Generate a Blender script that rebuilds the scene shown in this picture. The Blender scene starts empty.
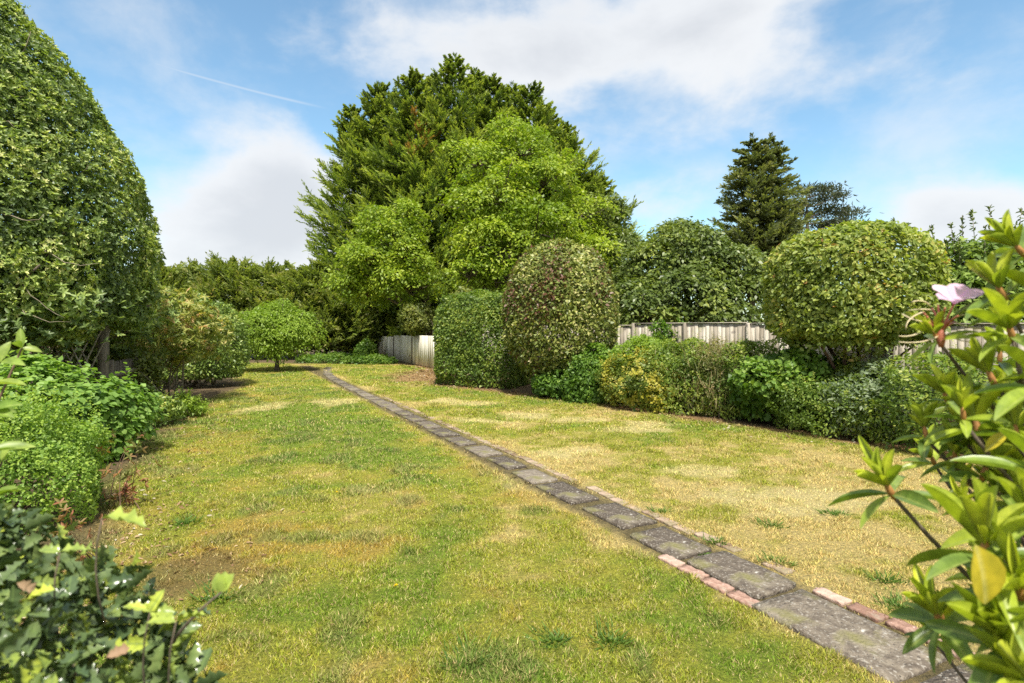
import bpy, math
import numpy as np
from mathutils import Vector

R = math.radians
sc = bpy.context.scene
col = sc.collection

# ------------------------------------------------------------------ camera
FPX = 569.0; HZ = 328.0; CAMZ = 1.65
cam_d = bpy.data.cameras.new('camera')
cam = bpy.data.objects.new('camera', cam_d); col.objects.link(cam)
cam.location = (0, 0, CAMZ); cam.rotation_euler = (R(90), 0, 0)
cam_d.sensor_width = 36.0; cam_d.lens = 36.0 * FPX / 1024
cam_d.shift_y = -(341.5 - HZ) / 1024
cam_d.clip_start = 0.02; cam_d.clip_end = 3000
cam_d.dof.use_dof = True; cam_d.dof.focus_distance = 8.0; cam_d.dof.aperture_fstop = 5.0
sc.camera = cam

# ------------------------------------------------------------------ light
SUN_DIR = Vector((0.05, -0.47, 0.88)).normalized()       # towards the sun
SUN_EL = math.asin(SUN_DIR.z); SUN_AZ = math.atan2(SUN_DIR.x, SUN_DIR.y)
sd = bpy.data.lights.new('sun', 'SUN'); sd.energy = 3.2; sd.angle = R(4); sd.color = (1.0, 0.94, 0.84)
sun = bpy.data.objects.new('sun', sd); col.objects.link(sun)
sun.rotation_euler = SUN_DIR.to_track_quat('Z', 'Y').to_euler()
sc.view_settings.view_transform = 'Standard'; sc.view_settings.look = 'None'
sc.view_settings.exposure = 1.25; sc.view_settings.gamma = 1.0
sc.view_settings.use_curve_mapping = False
sc.cycles.max_bounces = 7; sc.cycles.diffuse_bounces = 4; sc.cycles.glossy_bounces = 2
sc.cycles.transmission_bounces = 4; sc.cycles.transparent_max_bounces = 4
sc.cycles.use_denoising = False
sc.cycles.sample_clamp_indirect = 4.0
sc.cycles.caustics_reflective = False; sc.cycles.caustics_refractive = False

# ------------------------------------------------------------------ world
world = bpy.data.worlds.new('World'); sc.world = world; world.use_nodes = True
SKY_STRENGTH = 0.15
def build_world():
    nt = world.node_tree; nt.nodes.clear(); L = nt.links
    def N(t, **k):
        n = nt.nodes.new(t)
        for a, b in k.items(): setattr(n, a, b)
        return n
    def M(op, a, b=None, c=None):
        n = N('ShaderNodeMath', operation=op)
        for i, v in enumerate((a, b, c)):
            if v is None: continue
            if isinstance(v, (int, float)): n.inputs[i].default_value = v
            else: L.new(v, n.inputs[i])
        return n.outputs[0]
    def sstep(x, lo, hi):
        n = N('ShaderNodeMapRange', interpolation_type='SMOOTHSTEP')
        L.new(x, n.inputs['Value']); n.inputs['From Min'].default_value = lo; n.inputs['From Max'].default_value = hi
        return n.outputs[0]
    sky = N('ShaderNodeTexSky', sky_type='NISHITA', sun_disc=False)
    sky.sun_elevation = SUN_EL; sky.sun_rotation = SUN_AZ
    sky.altitude = 50; sky.air_density = 1.0; sky.dust_density = 0.6; sky.ozone_density = 2.0
    tc = N('ShaderNodeTexCoord'); sep = N('ShaderNodeSeparateXYZ'); L.new(tc.outputs['Generated'], sep.inputs[0])
    x, y, z = sep.outputs
    az = M('ARCTAN2', x, y); el = M('ARCSINE', z)
    def px(u, v):
        a = math.atan((u - 512) / FPX); e = math.atan((HZ - v) / math.hypot(FPX, u - 512)); return a, e
    cmb = N('ShaderNodeCombineXYZ'); L.new(az, cmb.inputs[0]); L.new(M('MULTIPLY', el, 1.7), cmb.inputs[1])
    def noise(scale, detail, rough, off, dist=0.0):
        m = N('ShaderNodeMapping'); m.inputs['Location'].default_value = off; L.new(cmb.outputs[0], m.inputs['Vector'])
        n = N('ShaderNodeTexNoise'); n.inputs['Scale'].default_value = scale; n.inputs['Detail'].default_value = detail
        n.inputs['Roughness'].default_value = rough; n.inputs['Distortion'].default_value = dist
        L.new(m.outputs[0], n.inputs['Vector']); return n.outputs[0]
    n1 = noise(5.0, 9, 0.56, (3.1, 1.7, 0), 0.15)
    n2 = noise(2.2, 6, 0.5, (9.3, 4.1, 0), 0.4)
    n3 = noise(3.5, 8, 0.6, (1.3, 8.8, 2), 0.2)
    lobes = [(610, 30, 190, 72, 0.8), (725, 35, 100, 66, 0.55), (480, 50, 110, 45, 0.5), (235, 225, 75, 45, 0.7), (275, 200, 62, 55, 0.95),
             (330, 240, 90, 75, 0.8), (170, 262, 150, 40, 0.55), (990, 215, 110, 38, 1.0), (945, 200, 70, 40, 0.5),
             (655, 205, 120, 40, 0.42), (560, 120, 130, 70, 0.38), (850, 110, 220, 60, 0.18), (280, 90, 90, 50, 0.25), (230, 130, 60, 18, 0.3), (100, 90, 40, 12, 0.3)]
    tot = None
    for (u, v, ru, rv, w) in lobes:
        a0, e0 = px(u, v); a1, _ = px(u + ru, v); _, e1 = px(u, v - rv)
        da = M('DIVIDE', M('SUBTRACT', az, a0), abs(a1 - a0)); de = M('DIVIDE', M('SUBTRACT', el, e0), abs(e1 - e0))
        g = M('EXPONENT', M('MULTIPLY', M('ADD', M('MULTIPLY', da, da), M('MULTIPLY', de, de)), -1.0))
        g = M('MULTIPLY', g, w); tot = g if tot is None else M('ADD', tot, g)
    # unseen clouds on the rest of the dome, thickened to lift ambient light
    far = M('MULTIPLY', M('MAXIMUM', sstep(M('ABSOLUTE', az), 0.9, 1.4), sstep(el, 0.68, 0.95)), sstep(n2, 0.28, 0.50))
    tot = M('ADD', tot, M('MULTIPLY', far, 1.1))
    dens = M('ADD', tot, M('MULTIPLY', M('SUBTRACT', n1, 0.5), 2.2))
    thick = M('MULTIPLY', sstep(dens, 0.15, 0.95), 0.95)
    thin = M('MULTIPLY', sstep(n3, 0.40, 0.78), 0.55)
    mask = M('SUBTRACT', 1.0, M('MULTIPLY', M('SUBTRACT', 1.0, thick), M('SUBTRACT', 1.0, thin)))
    # vapour trail
    (a0, e0), (a1, e1) = px(150, 62), px(335, 110)
    ln = math.hypot(a1 - a0, e1 - e0); ux, uy = (a1 - a0) / ln, (e1 - e0) / ln
    pa, pe = M('SUBTRACT', az, a0), M('SUBTRACT', el, e0)
    s = M('ADD', M('MULTIPLY', pa, ux), M('MULTIPLY', pe, uy)); d = M('ADD', M('MULTIPLY', pa, -uy), M('MULTIPLY', pe, ux))
    tr = M('MULTIPLY', M('EXPONENT', M('MULTIPLY', M('MULTIPLY', d, d), -1 / (0.0019 ** 2))), M('MULTIPLY', sstep(s, -0.004, 0.01), sstep(s, ln, ln * 0.7)))
    mask = M('MAXIMUM', mask, M('MULTIPLY', tr, 0.36))
    # brightness inside the clouds: greyer thick cores
    core = sstep(M('ADD', M('MULTIPLY', dens, 0.8), M('MULTIPLY', M('SUBTRACT', n2, 0.5), 1.2)), 0.55, 1.45)
    cr = N('ShaderNodeMixRGB'); L.new(core, cr.inputs[0])
    cr.inputs[1].default_value = (2.58, 2.64, 2.71, 1); cr.inputs[2].default_value = (2.05, 2.13, 2.25, 1)
    tint = N('ShaderNodeMixRGB', blend_type='MULTIPLY'); tint.inputs[0].default_value = 1.0
    L.new(sky.outputs[0], tint.inputs[1]); tint.inputs[2].default_value = (0.60, 0.69, 0.63, 1)
    mx = N('ShaderNodeMixRGB'); L.new(mask, mx.inputs[0]); L.new(tint.outputs[0], mx.inputs[1]); L.new(cr.outputs[0], mx.inputs[2])
    bg = N('ShaderNodeBackground'); bg.inputs['Strength'].default_value = SKY_STRENGTH; L.new(mx.outputs[0], bg.inputs['Color'])
    out = N('ShaderNodeOutputWorld'); L.new(bg.outputs[0], out.inputs['Surface'])
build_world()

# ------------------------------------------------------------------ helpers
def PX(px, Y): return (px - 512.0) / FPX * Y                   # picture column at a distance -> metres
def PZ(py, Y): return CAMZ - (py - HZ) / FPX * Y
def G(px, py):                                                   # picture point on the ground -> metres
    Y = FPX * CAMZ / (py - HZ); return np.array((PX(px, Y), Y))

def norm(a): return a / np.maximum(np.linalg.norm(a, axis=-1, keepdims=True), 1e-9)
def _hash(i, seed):
    i = i.astype(np.int64)
    h = (i[..., 0] * 374761393 + i[..., 1] * 668265263 + i[..., 2] * 2147483647 + seed * 974711) & 0xffffffff
    h = ((h ^ (h >> 13)) * 1274126177) & 0xffffffff
    return ((h ^ (h >> 16)) & 0xffff) / 65535.0
def vnoise(p, seed=0):
    p = np.asarray(p, float)
    if p.shape[-1] == 2: p = np.concatenate([p, np.zeros(p.shape[:-1] + (1,))], -1)
    i = np.floor(p); f = p - i; f = f * f * (3 - 2 * f); r = 0
    for a in (0, 1):
        for b in (0, 1):
            for c in (0, 1):
                w = (f[..., 0] if a else 1 - f[..., 0]) * (f[..., 1] if b else 1 - f[..., 1]) * (f[..., 2] if c else 1 - f[..., 2])
                r = r + w * _hash(i + np.array((a, b, c)), seed)
    return r
def fbm(p, seed=0, o=3):
    r = 0; a = 0.5; t = 0
    for k in range(o): r = r + a * vnoise(np.asarray(p) * 2 ** k, seed + k); t += a; a *= 0.5
    return r / t
def ss(x, a, b):
    t = np.clip((x - a) / (b - a), 0, 1); return t * t * (3 - 2 * t)

def np_mesh(name, V, loops, sizes, attrs=None, smooth=False):
    me = bpy.data.meshes.new(name)
    V = np.ascontiguousarray(V, np.float32); loops = np.ascontiguousarray(loops, np.int32); sizes = np.ascontiguousarray(sizes, np.int32)
    me.vertices.add(len(V)); me.vertices.foreach_set('co', V.ravel())
    me.loops.add(len(loops)); me.loops.foreach_set('vertex_index', loops)
    me.polygons.add(len(sizes))
    me.polygons.foreach_set('loop_start', np.concatenate([[0], np.cumsum(sizes)[:-1]]).astype(np.int32))
    if smooth: me.polygons.foreach_set('use_smooth', np.ones(len(sizes), bool))
    for k, v in (attrs or {}).items():
        v = np.ascontiguousarray(v, np.float32)
        if v.ndim == 1:
            a = me.attributes.new(k, 'FLOAT', 'POINT'); a.data.foreach_set('value', v)
        else:
            a = me.attributes.new(k, 'FLOAT_COLOR', 'POINT')
            a.data.foreach_set('color', np.ascontiguousarray(np.concatenate([v, np.ones((len(v), 1), np.float32)], 1)).ravel())
    me.update(calc_edges=True)
    return me

def link(name, me, m, parent=None):
    o = bpy.data.objects.new(name, me); col.objects.link(o)
    me.materials.append(m)
    if parent: o.parent = parent
    return o
def tag(o, label=None, cat=None, group=None, kind=None):
    for k, v in (('label', label), ('category', cat), ('group', group), ('kind', kind)):
        if v: o[k] = v
    return o
def thing(name, label, cat, loc, group=None):
    o = bpy.data.objects.new(name, None); col.objects.link(o); o.location = loc
    o.empty_display_size = 0.2
    return tag(o, label, cat, group)

class MB:                                                         # solid geometry collected into one mesh
    def __init__(s): s.V = []; s.F = []; s.n = 0; s.A = []
    def add(s, V, F, a=0.5):
        V = np.asarray(V, float); s.V.append(V); s.F += [[i + s.n for i in f] for f in F]; s.n += len(V); s.A.append(np.full(len(V), a))
    def box(s, c, size, ax=(1, 0, 0), ay=None, az=(0, 0, 1), bev=0.0, a=0.5):
        ax = norm(np.array(ax, float)); az = norm(np.array(az, float)); ay = np.cross(az, ax) if ay is None else norm(np.array(ay, float))
        h = np.array(size) / 2.0; b = min(bev, h.min() * 0.6)
        V = []; F = []
        if b <= 0:
            for x, y, z in ((-1,-1,-1),(1,-1,-1),(1,1,-1),(-1,1,-1),(-1,-1,1),(1,-1,1),(1,1,1),(-1,1,1)):
                V.append(np.array(c) + ax*h[0]*x + ay*h[1]*y + az*h[2]*z)
            F = [[0,3,2,1],[4,5,6,7],[0,1,5,4],[1,2,6,5],[2,3,7,6],[3,0,4,7]]
        else:
            for (zz, ins) in ((-h[2], 0), (h[2]-b, 0), (h[2], b)):
                for x, y in ((-1,-1),(1,-1),(1,1),(-1,1)):
                    V.append(np.array(c) + ax*(h[0]-ins)*x + ay*(h[1]-ins)*y + az*zz)
            F = [[0,3,2,1],[8,9,10,11]]
            for k in (0, 4):
                for i in range(4): j = (i+1) % 4; F.append([k+i, k+j, k+4+j, k+4+i])
        s.add(V, F, a)
    def tube(s, pts, rad, sides=6, a=0.5):
        pts = np.asarray(pts, float); n = len(pts); rad = np.broadcast_to(rad, (n,))
        T = norm(np.gradient(pts, axis=0)); up = np.array((0.13, 0.21, 0.97)) if abs(T[0][2]) < 0.9 else np.array((0.97, 0.2, 0.1))
        V = []
        for i in range(n):
            u = norm(np.cross(T[i], up)); v = np.cross(T[i], u)
            for k in range(sides):
                t = 2*math.pi*k/sides; V.append(pts[i] + rad[i]*(u*math.cos(t) + v*math.sin(t)))
        F = [[i*sides+k, i*sides+(k+1)%sides, (i+1)*sides+(k+1)%sides, (i+1)*sides+k] for i in range(n-1) for k in range(sides)]
        F += [list(range(sides))[::-1], [(n-1)*sides+k for k in range(sides)]]
        s.add(V, F, a)
    def build(s, name, m, parent=None, smooth=False):
        V = np.concatenate(s.V)
        if parent is not None: V = V - np.array(parent.matrix_basis.translation)
        return link(name, np_mesh(name, V, [i for f in s.F for i in f], [len(f) for f in s.F], {'rnd': np.concatenate(s.A)}, smooth), m, parent)

# leaf outlines: (u along, v across, w out of plane), faces
DIAMOND = (np.array([(0,0,0),(.42,.5,.07),(1,0,-.06),(.42,-.5,.07)], float), [[0,1,2,3]])
OVAL = (np.array([(0,0,0),(.28,.46,.09),(.68,.40,.06),(1,0,-.10),(.68,-.40,.06),(.28,-.46,.09)], float), [[0,1,2,3],[0,3,4,5]])
BLADE = (np.array([(0,.5,0),(0,-.5,0),(1,0,0)], float), [[0,1,2]])
def strip(us, ws, fold, curve, wav=None):
    V = []; F = []; n = len(us)
    for i, (u, w) in enumerate(zip(us, ws)):
        wv = 0 if wav is None else wav[i]
        V += [(u, 0, curve*u*u), (u, w/2, curve*u*u + fold*w + wv), (u, -w/2, curve*u*u + fold*w + wv)]
    for i in range(n-1):
        a = 3*i; b = a+3
        F += [[a, b, b+1, a+1], [a, a+2, b+2, b]]
    return np.array(V, float), F
us = [0, .05, .15, .3, .45, .6, .75, .87, .95, 1.0]
RHODO = strip(us, [.10,.16,.50,.84,.99,1.0,.86,.58,.30,.03], .10, -.16)
RHODO_UP = strip(us, [.12,.2,.50,.80,.97,1.0,.86,.58,.30,.03], .22, .05)
ush = [0,.06,.16,.26,.37,.48,.58,.69,.80,.90,1.0]
HOLLY = strip(ush, [.06,.16,.66,.98,.66,.72,1.0,.58,.70,.26,.01], .14, -.22, [0,0,.0,.07,-.02,-.02,.08,-.02,.05,0,.03])
BROAD = strip([0,.08,.25,.45,.65,.82,.94,1], [.05,.3,.8,1.0,.92,.62,.25,.02], .12, -.18)

class Leaves:
    def __init__(s): s.V=[]; s.L=[]; s.S=[]; s.R=[]; s.M=[]; s.n=0
    def add(s, P, D, Nn, L, W, tpl, rnd, waxis=True):
        P = np.asarray(P, float); n = len(P)
        if n == 0: return
        D = norm(D); S = norm(np.cross(D, Nn)); Nn = np.cross(S, D)
        L = np.broadcast_to(L, (n,)).reshape(n,1,1); W = np.broadcast_to(W, (n,)).reshape(n,1,1)
        tv, tf = tpl; k = len(tv)
        V = P[:,None] + D[:,None]*L*tv[None,:,0:1] + S[:,None]*W*tv[None,:,1:2] + Nn[:,None]*L*tv[None,:,2:3]
        s.V.append(V.reshape(-1,3).astype(np.float32))
        fl = np.array([i for f in tf for i in f]); fs = np.array([len(f) for f in tf])
        s.L.append((np.arange(n)[:,None]*k + fl[None] + s.n).ravel()); s.S.append(np.tile(fs, n))
        s.R.append(np.repeat(np.broadcast_to(rnd, (n,)), k).astype(np.float32)); s.M.append(np.tile(np.abs(tv[:,1]), n).astype(np.float32)); s.n += n*k
    def build(s, name, m, parent, smooth=False):
        V = np.concatenate(s.V)
        if parent is not None: V = V - np.array(parent.matrix_basis.translation, np.float32)
        me = np_mesh(name, V, np.concatenate(s.L), np.concatenate(s.S), {'rnd': np.concatenate(s.R), 'mid': np.concatenate(s.M)}, smooth)
        return link(name, me, m, parent)

# ------------------------------------------------------------------ materials
def new_mat(name):
    m = bpy.data.materials.new(name); m.use_nodes = True; nt = m.node_tree; nt.nodes.clear(); return m, nt
def ramp_node(nt, stops):
    r = nt.nodes.new('ShaderNodeValToRGB'); e = r.color_ramp.elements
    while len(e) > 1: e.remove(e[0])
    e[0].position = stops[0][0]; e[0].color = (*stops[0][1], 1)
    for p, c in stops[1:]:
        k = e.new(p); k.color = (*c, 1)
    return r
def leaf_mat(name, stops, rough=0.48, trans=0.38, spec=0.35, midrib=None, tcol=(1.25, 1.35, 0.5)):
    m, nt = new_mat(name); N = nt.nodes.new; L = nt.links.new
    at = N('ShaderNodeAttribute'); at.attribute_name = 'rnd'
    r = ramp_node(nt, stops); L(at.outputs['Fac'], r.inputs[0]); c = r.outputs[0]
    if midrib:
        am = N('ShaderNodeAttribute'); am.attribute_name = 'mid'
        mr = N('ShaderNodeMapRange'); L(am.outputs['Fac'], mr.inputs['Value']); mr.inputs['From Min'].default_value = 0.10; mr.inputs['From Max'].default_value = 0.0
        mr.inputs['To Max'].default_value = 0.7
        mx = N('ShaderNodeMixRGB'); L(mr.outputs[0], mx.inputs[0]); L(c, mx.inputs[1]); mx.inputs[2].default_value = (*midrib, 1); c = mx.outputs[0]
        tc = N('ShaderNodeTexCoord'); nz = N('ShaderNodeTexNoise'); nz.inputs['Scale'].default_value = 60; L(tc.outputs['Object'], nz.inputs['Vector'])
        mv = N('ShaderNodeMixRGB'); mv.blend_type = 'MULTIPLY'; mv.inputs[0].default_value = 0.8; L(c, mv.inputs[1])
        rr = ramp_node(nt, [(0.3, (0.6, 0.65, 0.6)), (0.7, (1.25, 1.2, 1.1))]); L(nz.outputs[0], rr.inputs[0]); L(rr.outputs[0], mv.inputs[2]); c = mv.outputs[0]
    b = N('ShaderNodeBsdfPrincipled'); L(c, b.inputs['Base Color']); b.inputs['Roughness'].default_value = rough
    b.inputs['Specular IOR Level'].default_value = spec
    t = N('ShaderNodeBsdfTranslucent'); tm = N('ShaderNodeMixRGB'); tm.blend_type = 'MULTIPLY'; tm.inputs[0].default_value = 1; L(c, tm.inputs[1]); tm.inputs[2].default_value = (*tcol, 1)
    L(tm.outputs[0], t.inputs['Color'])
    mix = N('ShaderNodeMixShader'); mix.inputs[0].default_value = trans; L(b.outputs[0], mix.inputs[1]); L(t.outputs[0], mix.inputs[2])
    o = N('ShaderNodeOutputMaterial'); L(mix.outputs[0], o.inputs['Surface']); return m
def solid_mat(name, stops, scale=8, rough=0.85, bump=0.3, detail=6, stretch=(1,1,1), use_rnd=0.0, spec=0.3, speck=None, bscale=None):
    m, nt = new_mat(name); N = nt.nodes.new; L = nt.links.new
    tc = N('ShaderNodeTexCoord'); mp = N('ShaderNodeMapping'); mp.inputs['Scale'].default_value = stretch; L(tc.outputs['Object'], mp.inputs['Vector'])
    nz = N('ShaderNodeTexNoise'); nz.inputs['Scale'].default_value = scale; nz.inputs['Detail'].default_value = detail; nz.inputs['Roughness'].default_value = 0.65
    L(mp.outputs[0], nz.inputs['Vector'])
    f = nz.outputs[0]
    at = N('ShaderNodeAttribute'); at.attribute_name = 'rnd'
    a1 = N('ShaderNodeMath'); a1.operation = 'MULTIPLY_ADD'; L(at.outputs['Fac'], a1.inputs[0]); a1.inputs[1].default_value = use_rnd; a1.inputs[2].default_value = -use_rnd/2
    a2 = N('ShaderNodeMath'); L(a1.outputs[0], a2.inputs[0]); L(f, a2.inputs[1])
    r = ramp_node(nt, stops); L(a2.outputs[0], r.inputs[0]); c = r.outputs[0]
    for (sscale, lo, hi, scol) in (speck or []):
        n2 = N('ShaderNodeTexNoise'); n2.inputs['Scale'].default_value = sscale; n2.inputs['Detail'].default_value = 4; L(tc.outputs['Object'], n2.inputs['Vector'])
        mr = N('ShaderNodeMapRange'); L(n2.outputs[0], mr.inputs['Value']); mr.inputs['From Min'].default_value = lo; mr.inputs['From Max'].default_value = hi
        mx = N('ShaderNodeMixRGB'); L(mr.outputs[0], mx.inputs[0]); L(c, mx.inputs[1]); mx.inputs[2].default_value = (*scol, 1); c = mx.outputs[0]
    b = N('ShaderNodeBsdfPrincipled'); L(c, b.inputs['Base Color']); b.inputs['Roughness'].default_value = rough; b.inputs['Specular IOR Level'].default_value = spec
    n3 = N('ShaderNodeTexNoise'); n3.inputs['Scale'].default_value = bscale or scale*3; n3.inputs['Detail'].default_value = 6; L(mp.outputs[0], n3.inputs['Vector'])
    bp = N('ShaderNodeBump'); bp.inputs['Strength'].default_value = bump; bp.inputs['Distance'].default_value = 0.02; L(n3.outputs[0], bp.inputs['Height']); L(bp.outputs[0], b.inputs['Normal'])
    o = N('ShaderNodeOutputMaterial'); L(b.outputs[0], o.inputs['Surface']); return m
def attr_mat(name, rough=0.8, trans=0.0, mottling=0.0, bump=0.0):
    m, nt = new_mat(name); N = nt.nodes.new; L = nt.links.new
    at = N('ShaderNodeAttribute'); at.attribute_name = 'pigment'; c = at.outputs['Color']
    b = N('ShaderNodeBsdfPrincipled'); b.inputs['Roughness'].default_value = rough; b.inputs['Specular IOR Level'].default_value = 0.15
    if mottling:
        tc = N('ShaderNodeTexCoord'); nz = N('ShaderNodeTexNoise'); nz.inputs['Scale'].default_value = 48; nz.inputs['Detail'].default_value = 9; nz.inputs['Roughness'].default_value = 0.75
        L(tc.outputs['Object'], nz.inputs['Vector'])
        r = ramp_node(nt, [(0.32, (0.35, 0.36, 0.4)), (0.5, (0.95, 0.95, 0.95)), (0.66, (1.65, 1.5, 1.3))]); L(nz.outputs[0], r.inputs[0])
        mx = N('ShaderNodeMixRGB'); mx.blend_type = 'MULTIPLY'; mx.inputs[0].default_value = mottling; L(c, mx.inputs[1]); L(r.outputs[0], mx.inputs[2]); c = mx.outputs[0]
        bp = N('ShaderNodeBump'); bp.inputs['Strength'].default_value = bump; bp.inputs['Distance'].default_value = 0.04; L(nz.outputs[0], bp.inputs['Height']); L(bp.outputs[0], b.inputs['Normal'])
    L(c, b.inputs['Base Color']); s = b.outputs[0]
    if trans:
        t = N('ShaderNodeBsdfTranslucent'); L(c, t.inputs['Color']); mix = N('ShaderNodeMixShader'); mix.inputs[0].default_value = trans
        L(s, mix.inputs[1]); L(t.outputs[0], mix.inputs[2]); s = mix.outputs[0]
    o = N('ShaderNodeOutputMaterial'); L(s, o.inputs['Surface']); return m

BARK = solid_mat('bark', [(0.3, (0.07, 0.055, 0.04)), (0.7, (0.19, 0.15, 0.11))], 6, stretch=(3, 3, 0.7), bump=0.6)
BARK_RED = solid_mat('red_brown_bark', [(0.3, (0.09, 0.055, 0.035)), (0.7, (0.22, 0.14, 0.09))], 10, stretch=(3, 3, 0.7), bump=0.5)
TWIG = solid_mat('grey_twig', [(0.3, (0.12, 0.10, 0.07)), (0.7, (0.30, 0.26, 0.18))], 10, bump=0.3)

def g3(*s): return list(s)
PAL = dict(
    clipped=[(0, (.040,.065,.022)), (.35, (.090,.135,.042)), (.65, (.160,.215,.060)), (.9, (.27,.32,.095)), (1, (.36,.38,.15))],
    maple=[(0, (.085,.16,.014)), (.5, (.25,.35,.030)), (1, (.46,.51,.05))],
    conifer=[(0, (.035,.060,.022)), (.40, (.075,.115,.030)), (.75, (.17,.215,.042)), (.965, (.28,.31,.06)), (.98, (.27,.15,.06)), (1, (.27,.15,.06))],
    conifer_dark=[(0, (.060,.080,.038)), (.5, (.110,.135,.055)), (.9, (.18,.20,.075)), (1, (.24,.23,.10))],
    back=[(0, (.050,.075,.020)), (.5, (.115,.145,.034)), (.9, (.21,.235,.05)), (1, (.26,.22,.09))],
    topiary=[(0, (.14,.06,.045)), (.20, (.17,.09,.05)), (.30, (.10,.130,.030)), (.6, (.19,.235,.050)), (.82, (.36,.36,.10)), (1, (.46,.42,.20))],
    laurel=[(0, (.030,.060,.018)), (.5, (.075,.125,.034)), (.85, (.15,.215,.05)), (1, (.24,.29,.09))],
    hedge=[(0, (.040,.075,.016)), (.5, (.095,.160,.030)), (.85, (.19,.25,.045)), (1, (.27,.31,.08))],
    dome=[(0, (.095,.140,.035)), (.4, (.19,.245,.055)), (.8, (.32,.36,.085)), (.95, (.41,.38,.10)), (1, (.40,.22,.09))],
    bright=[(0, (.105,.175,.018)), (.5, (.20,.30,.034)), (1, (.32,.41,.065))],
    currant=[(0, (.09,.17,.028)), (.5, (.18,.30,.06)), (1, (.30,.42,.12))],
    box=[(0, (.065,.125,.020)), (.5, (.14,.235,.034)), (1, (.28,.37,.06))],
    pieris=[(0, (.085,.125,.028)), (.4, (.20,.235,.055)), (.8, (.38,.36,.12)), (1, (.46,.31,.16))],
    camellia=[(0, (.038,.080,.022)), (.5, (.090,.165,.042)), (.9, (.17,.26,.07)), (1, (.26,.32,.10))],
    yellow=[(0, (.08,.14,.022)), (.38, (.18,.23,.04)), (.6, (.44,.40,.05)), (1, (.60,.52,.14))],
    dry=[(0, (.09,.13,.035)), (.5, (.19,.19,.070)), (1, (.33,.25,.13))],
    ivy=[(0, (.035,.085,.016)), (.5, (.080,.170,.028)), (1, (.18,.29,.06))],
    greygreen=[(0, (.11,.155,.075)), (.5, (.18,.24,.13)), (1, (.30,.35,.21))],
    olive=[(0, (.050,.070,.018)), (.5, (.100,.130,.030)), (1, (.19,.20,.05))],
    red=[(0, (.14,.18,.04)), (.4, (.22,.20,.06)), (.75, (.36,.15,.08)), (1, (.44,.26,.16))],
    holly=[(0, (.028,.060,.034)), (.6, (.070,.120,.064)), (.80, (.13,.21,.06)), (.93, (.24,.34,.06)), (1, (.42,.48,.14))],
    rhodo=[(0, (.085,.15,.036)), (.35, (.17,.255,.05)), (.6, (.33,.42,.045)), (1, (.58,.62,.06))],
    sprig=[(0, (.16,.27,.04)), (1, (.34,.43,.09))],
    pine=[(0, (.05,.07,.04)), (1, (.11,.13,.08))],
)
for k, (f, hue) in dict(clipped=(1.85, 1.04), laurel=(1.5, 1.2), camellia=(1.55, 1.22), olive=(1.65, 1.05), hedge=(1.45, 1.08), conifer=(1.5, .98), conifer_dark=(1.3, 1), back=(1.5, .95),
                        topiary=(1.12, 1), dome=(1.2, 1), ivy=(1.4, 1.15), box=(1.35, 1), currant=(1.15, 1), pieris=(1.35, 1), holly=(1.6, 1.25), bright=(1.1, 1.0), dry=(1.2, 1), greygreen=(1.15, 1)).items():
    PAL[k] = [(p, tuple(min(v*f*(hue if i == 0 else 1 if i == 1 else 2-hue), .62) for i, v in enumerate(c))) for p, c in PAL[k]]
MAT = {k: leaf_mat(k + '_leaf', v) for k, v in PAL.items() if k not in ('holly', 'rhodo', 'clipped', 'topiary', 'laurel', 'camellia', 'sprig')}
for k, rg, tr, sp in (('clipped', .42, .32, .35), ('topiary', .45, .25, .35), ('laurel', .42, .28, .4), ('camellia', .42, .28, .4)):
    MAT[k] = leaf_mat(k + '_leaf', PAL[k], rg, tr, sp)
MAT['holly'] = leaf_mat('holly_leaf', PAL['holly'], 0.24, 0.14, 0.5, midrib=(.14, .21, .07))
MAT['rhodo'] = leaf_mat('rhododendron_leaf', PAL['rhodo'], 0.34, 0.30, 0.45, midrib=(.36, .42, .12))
MAT['sprig'] = leaf_mat('sprig_leaf', PAL['sprig'], 0.4, 0.35, 0.4, midrib=(.34, .42, .12))

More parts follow.
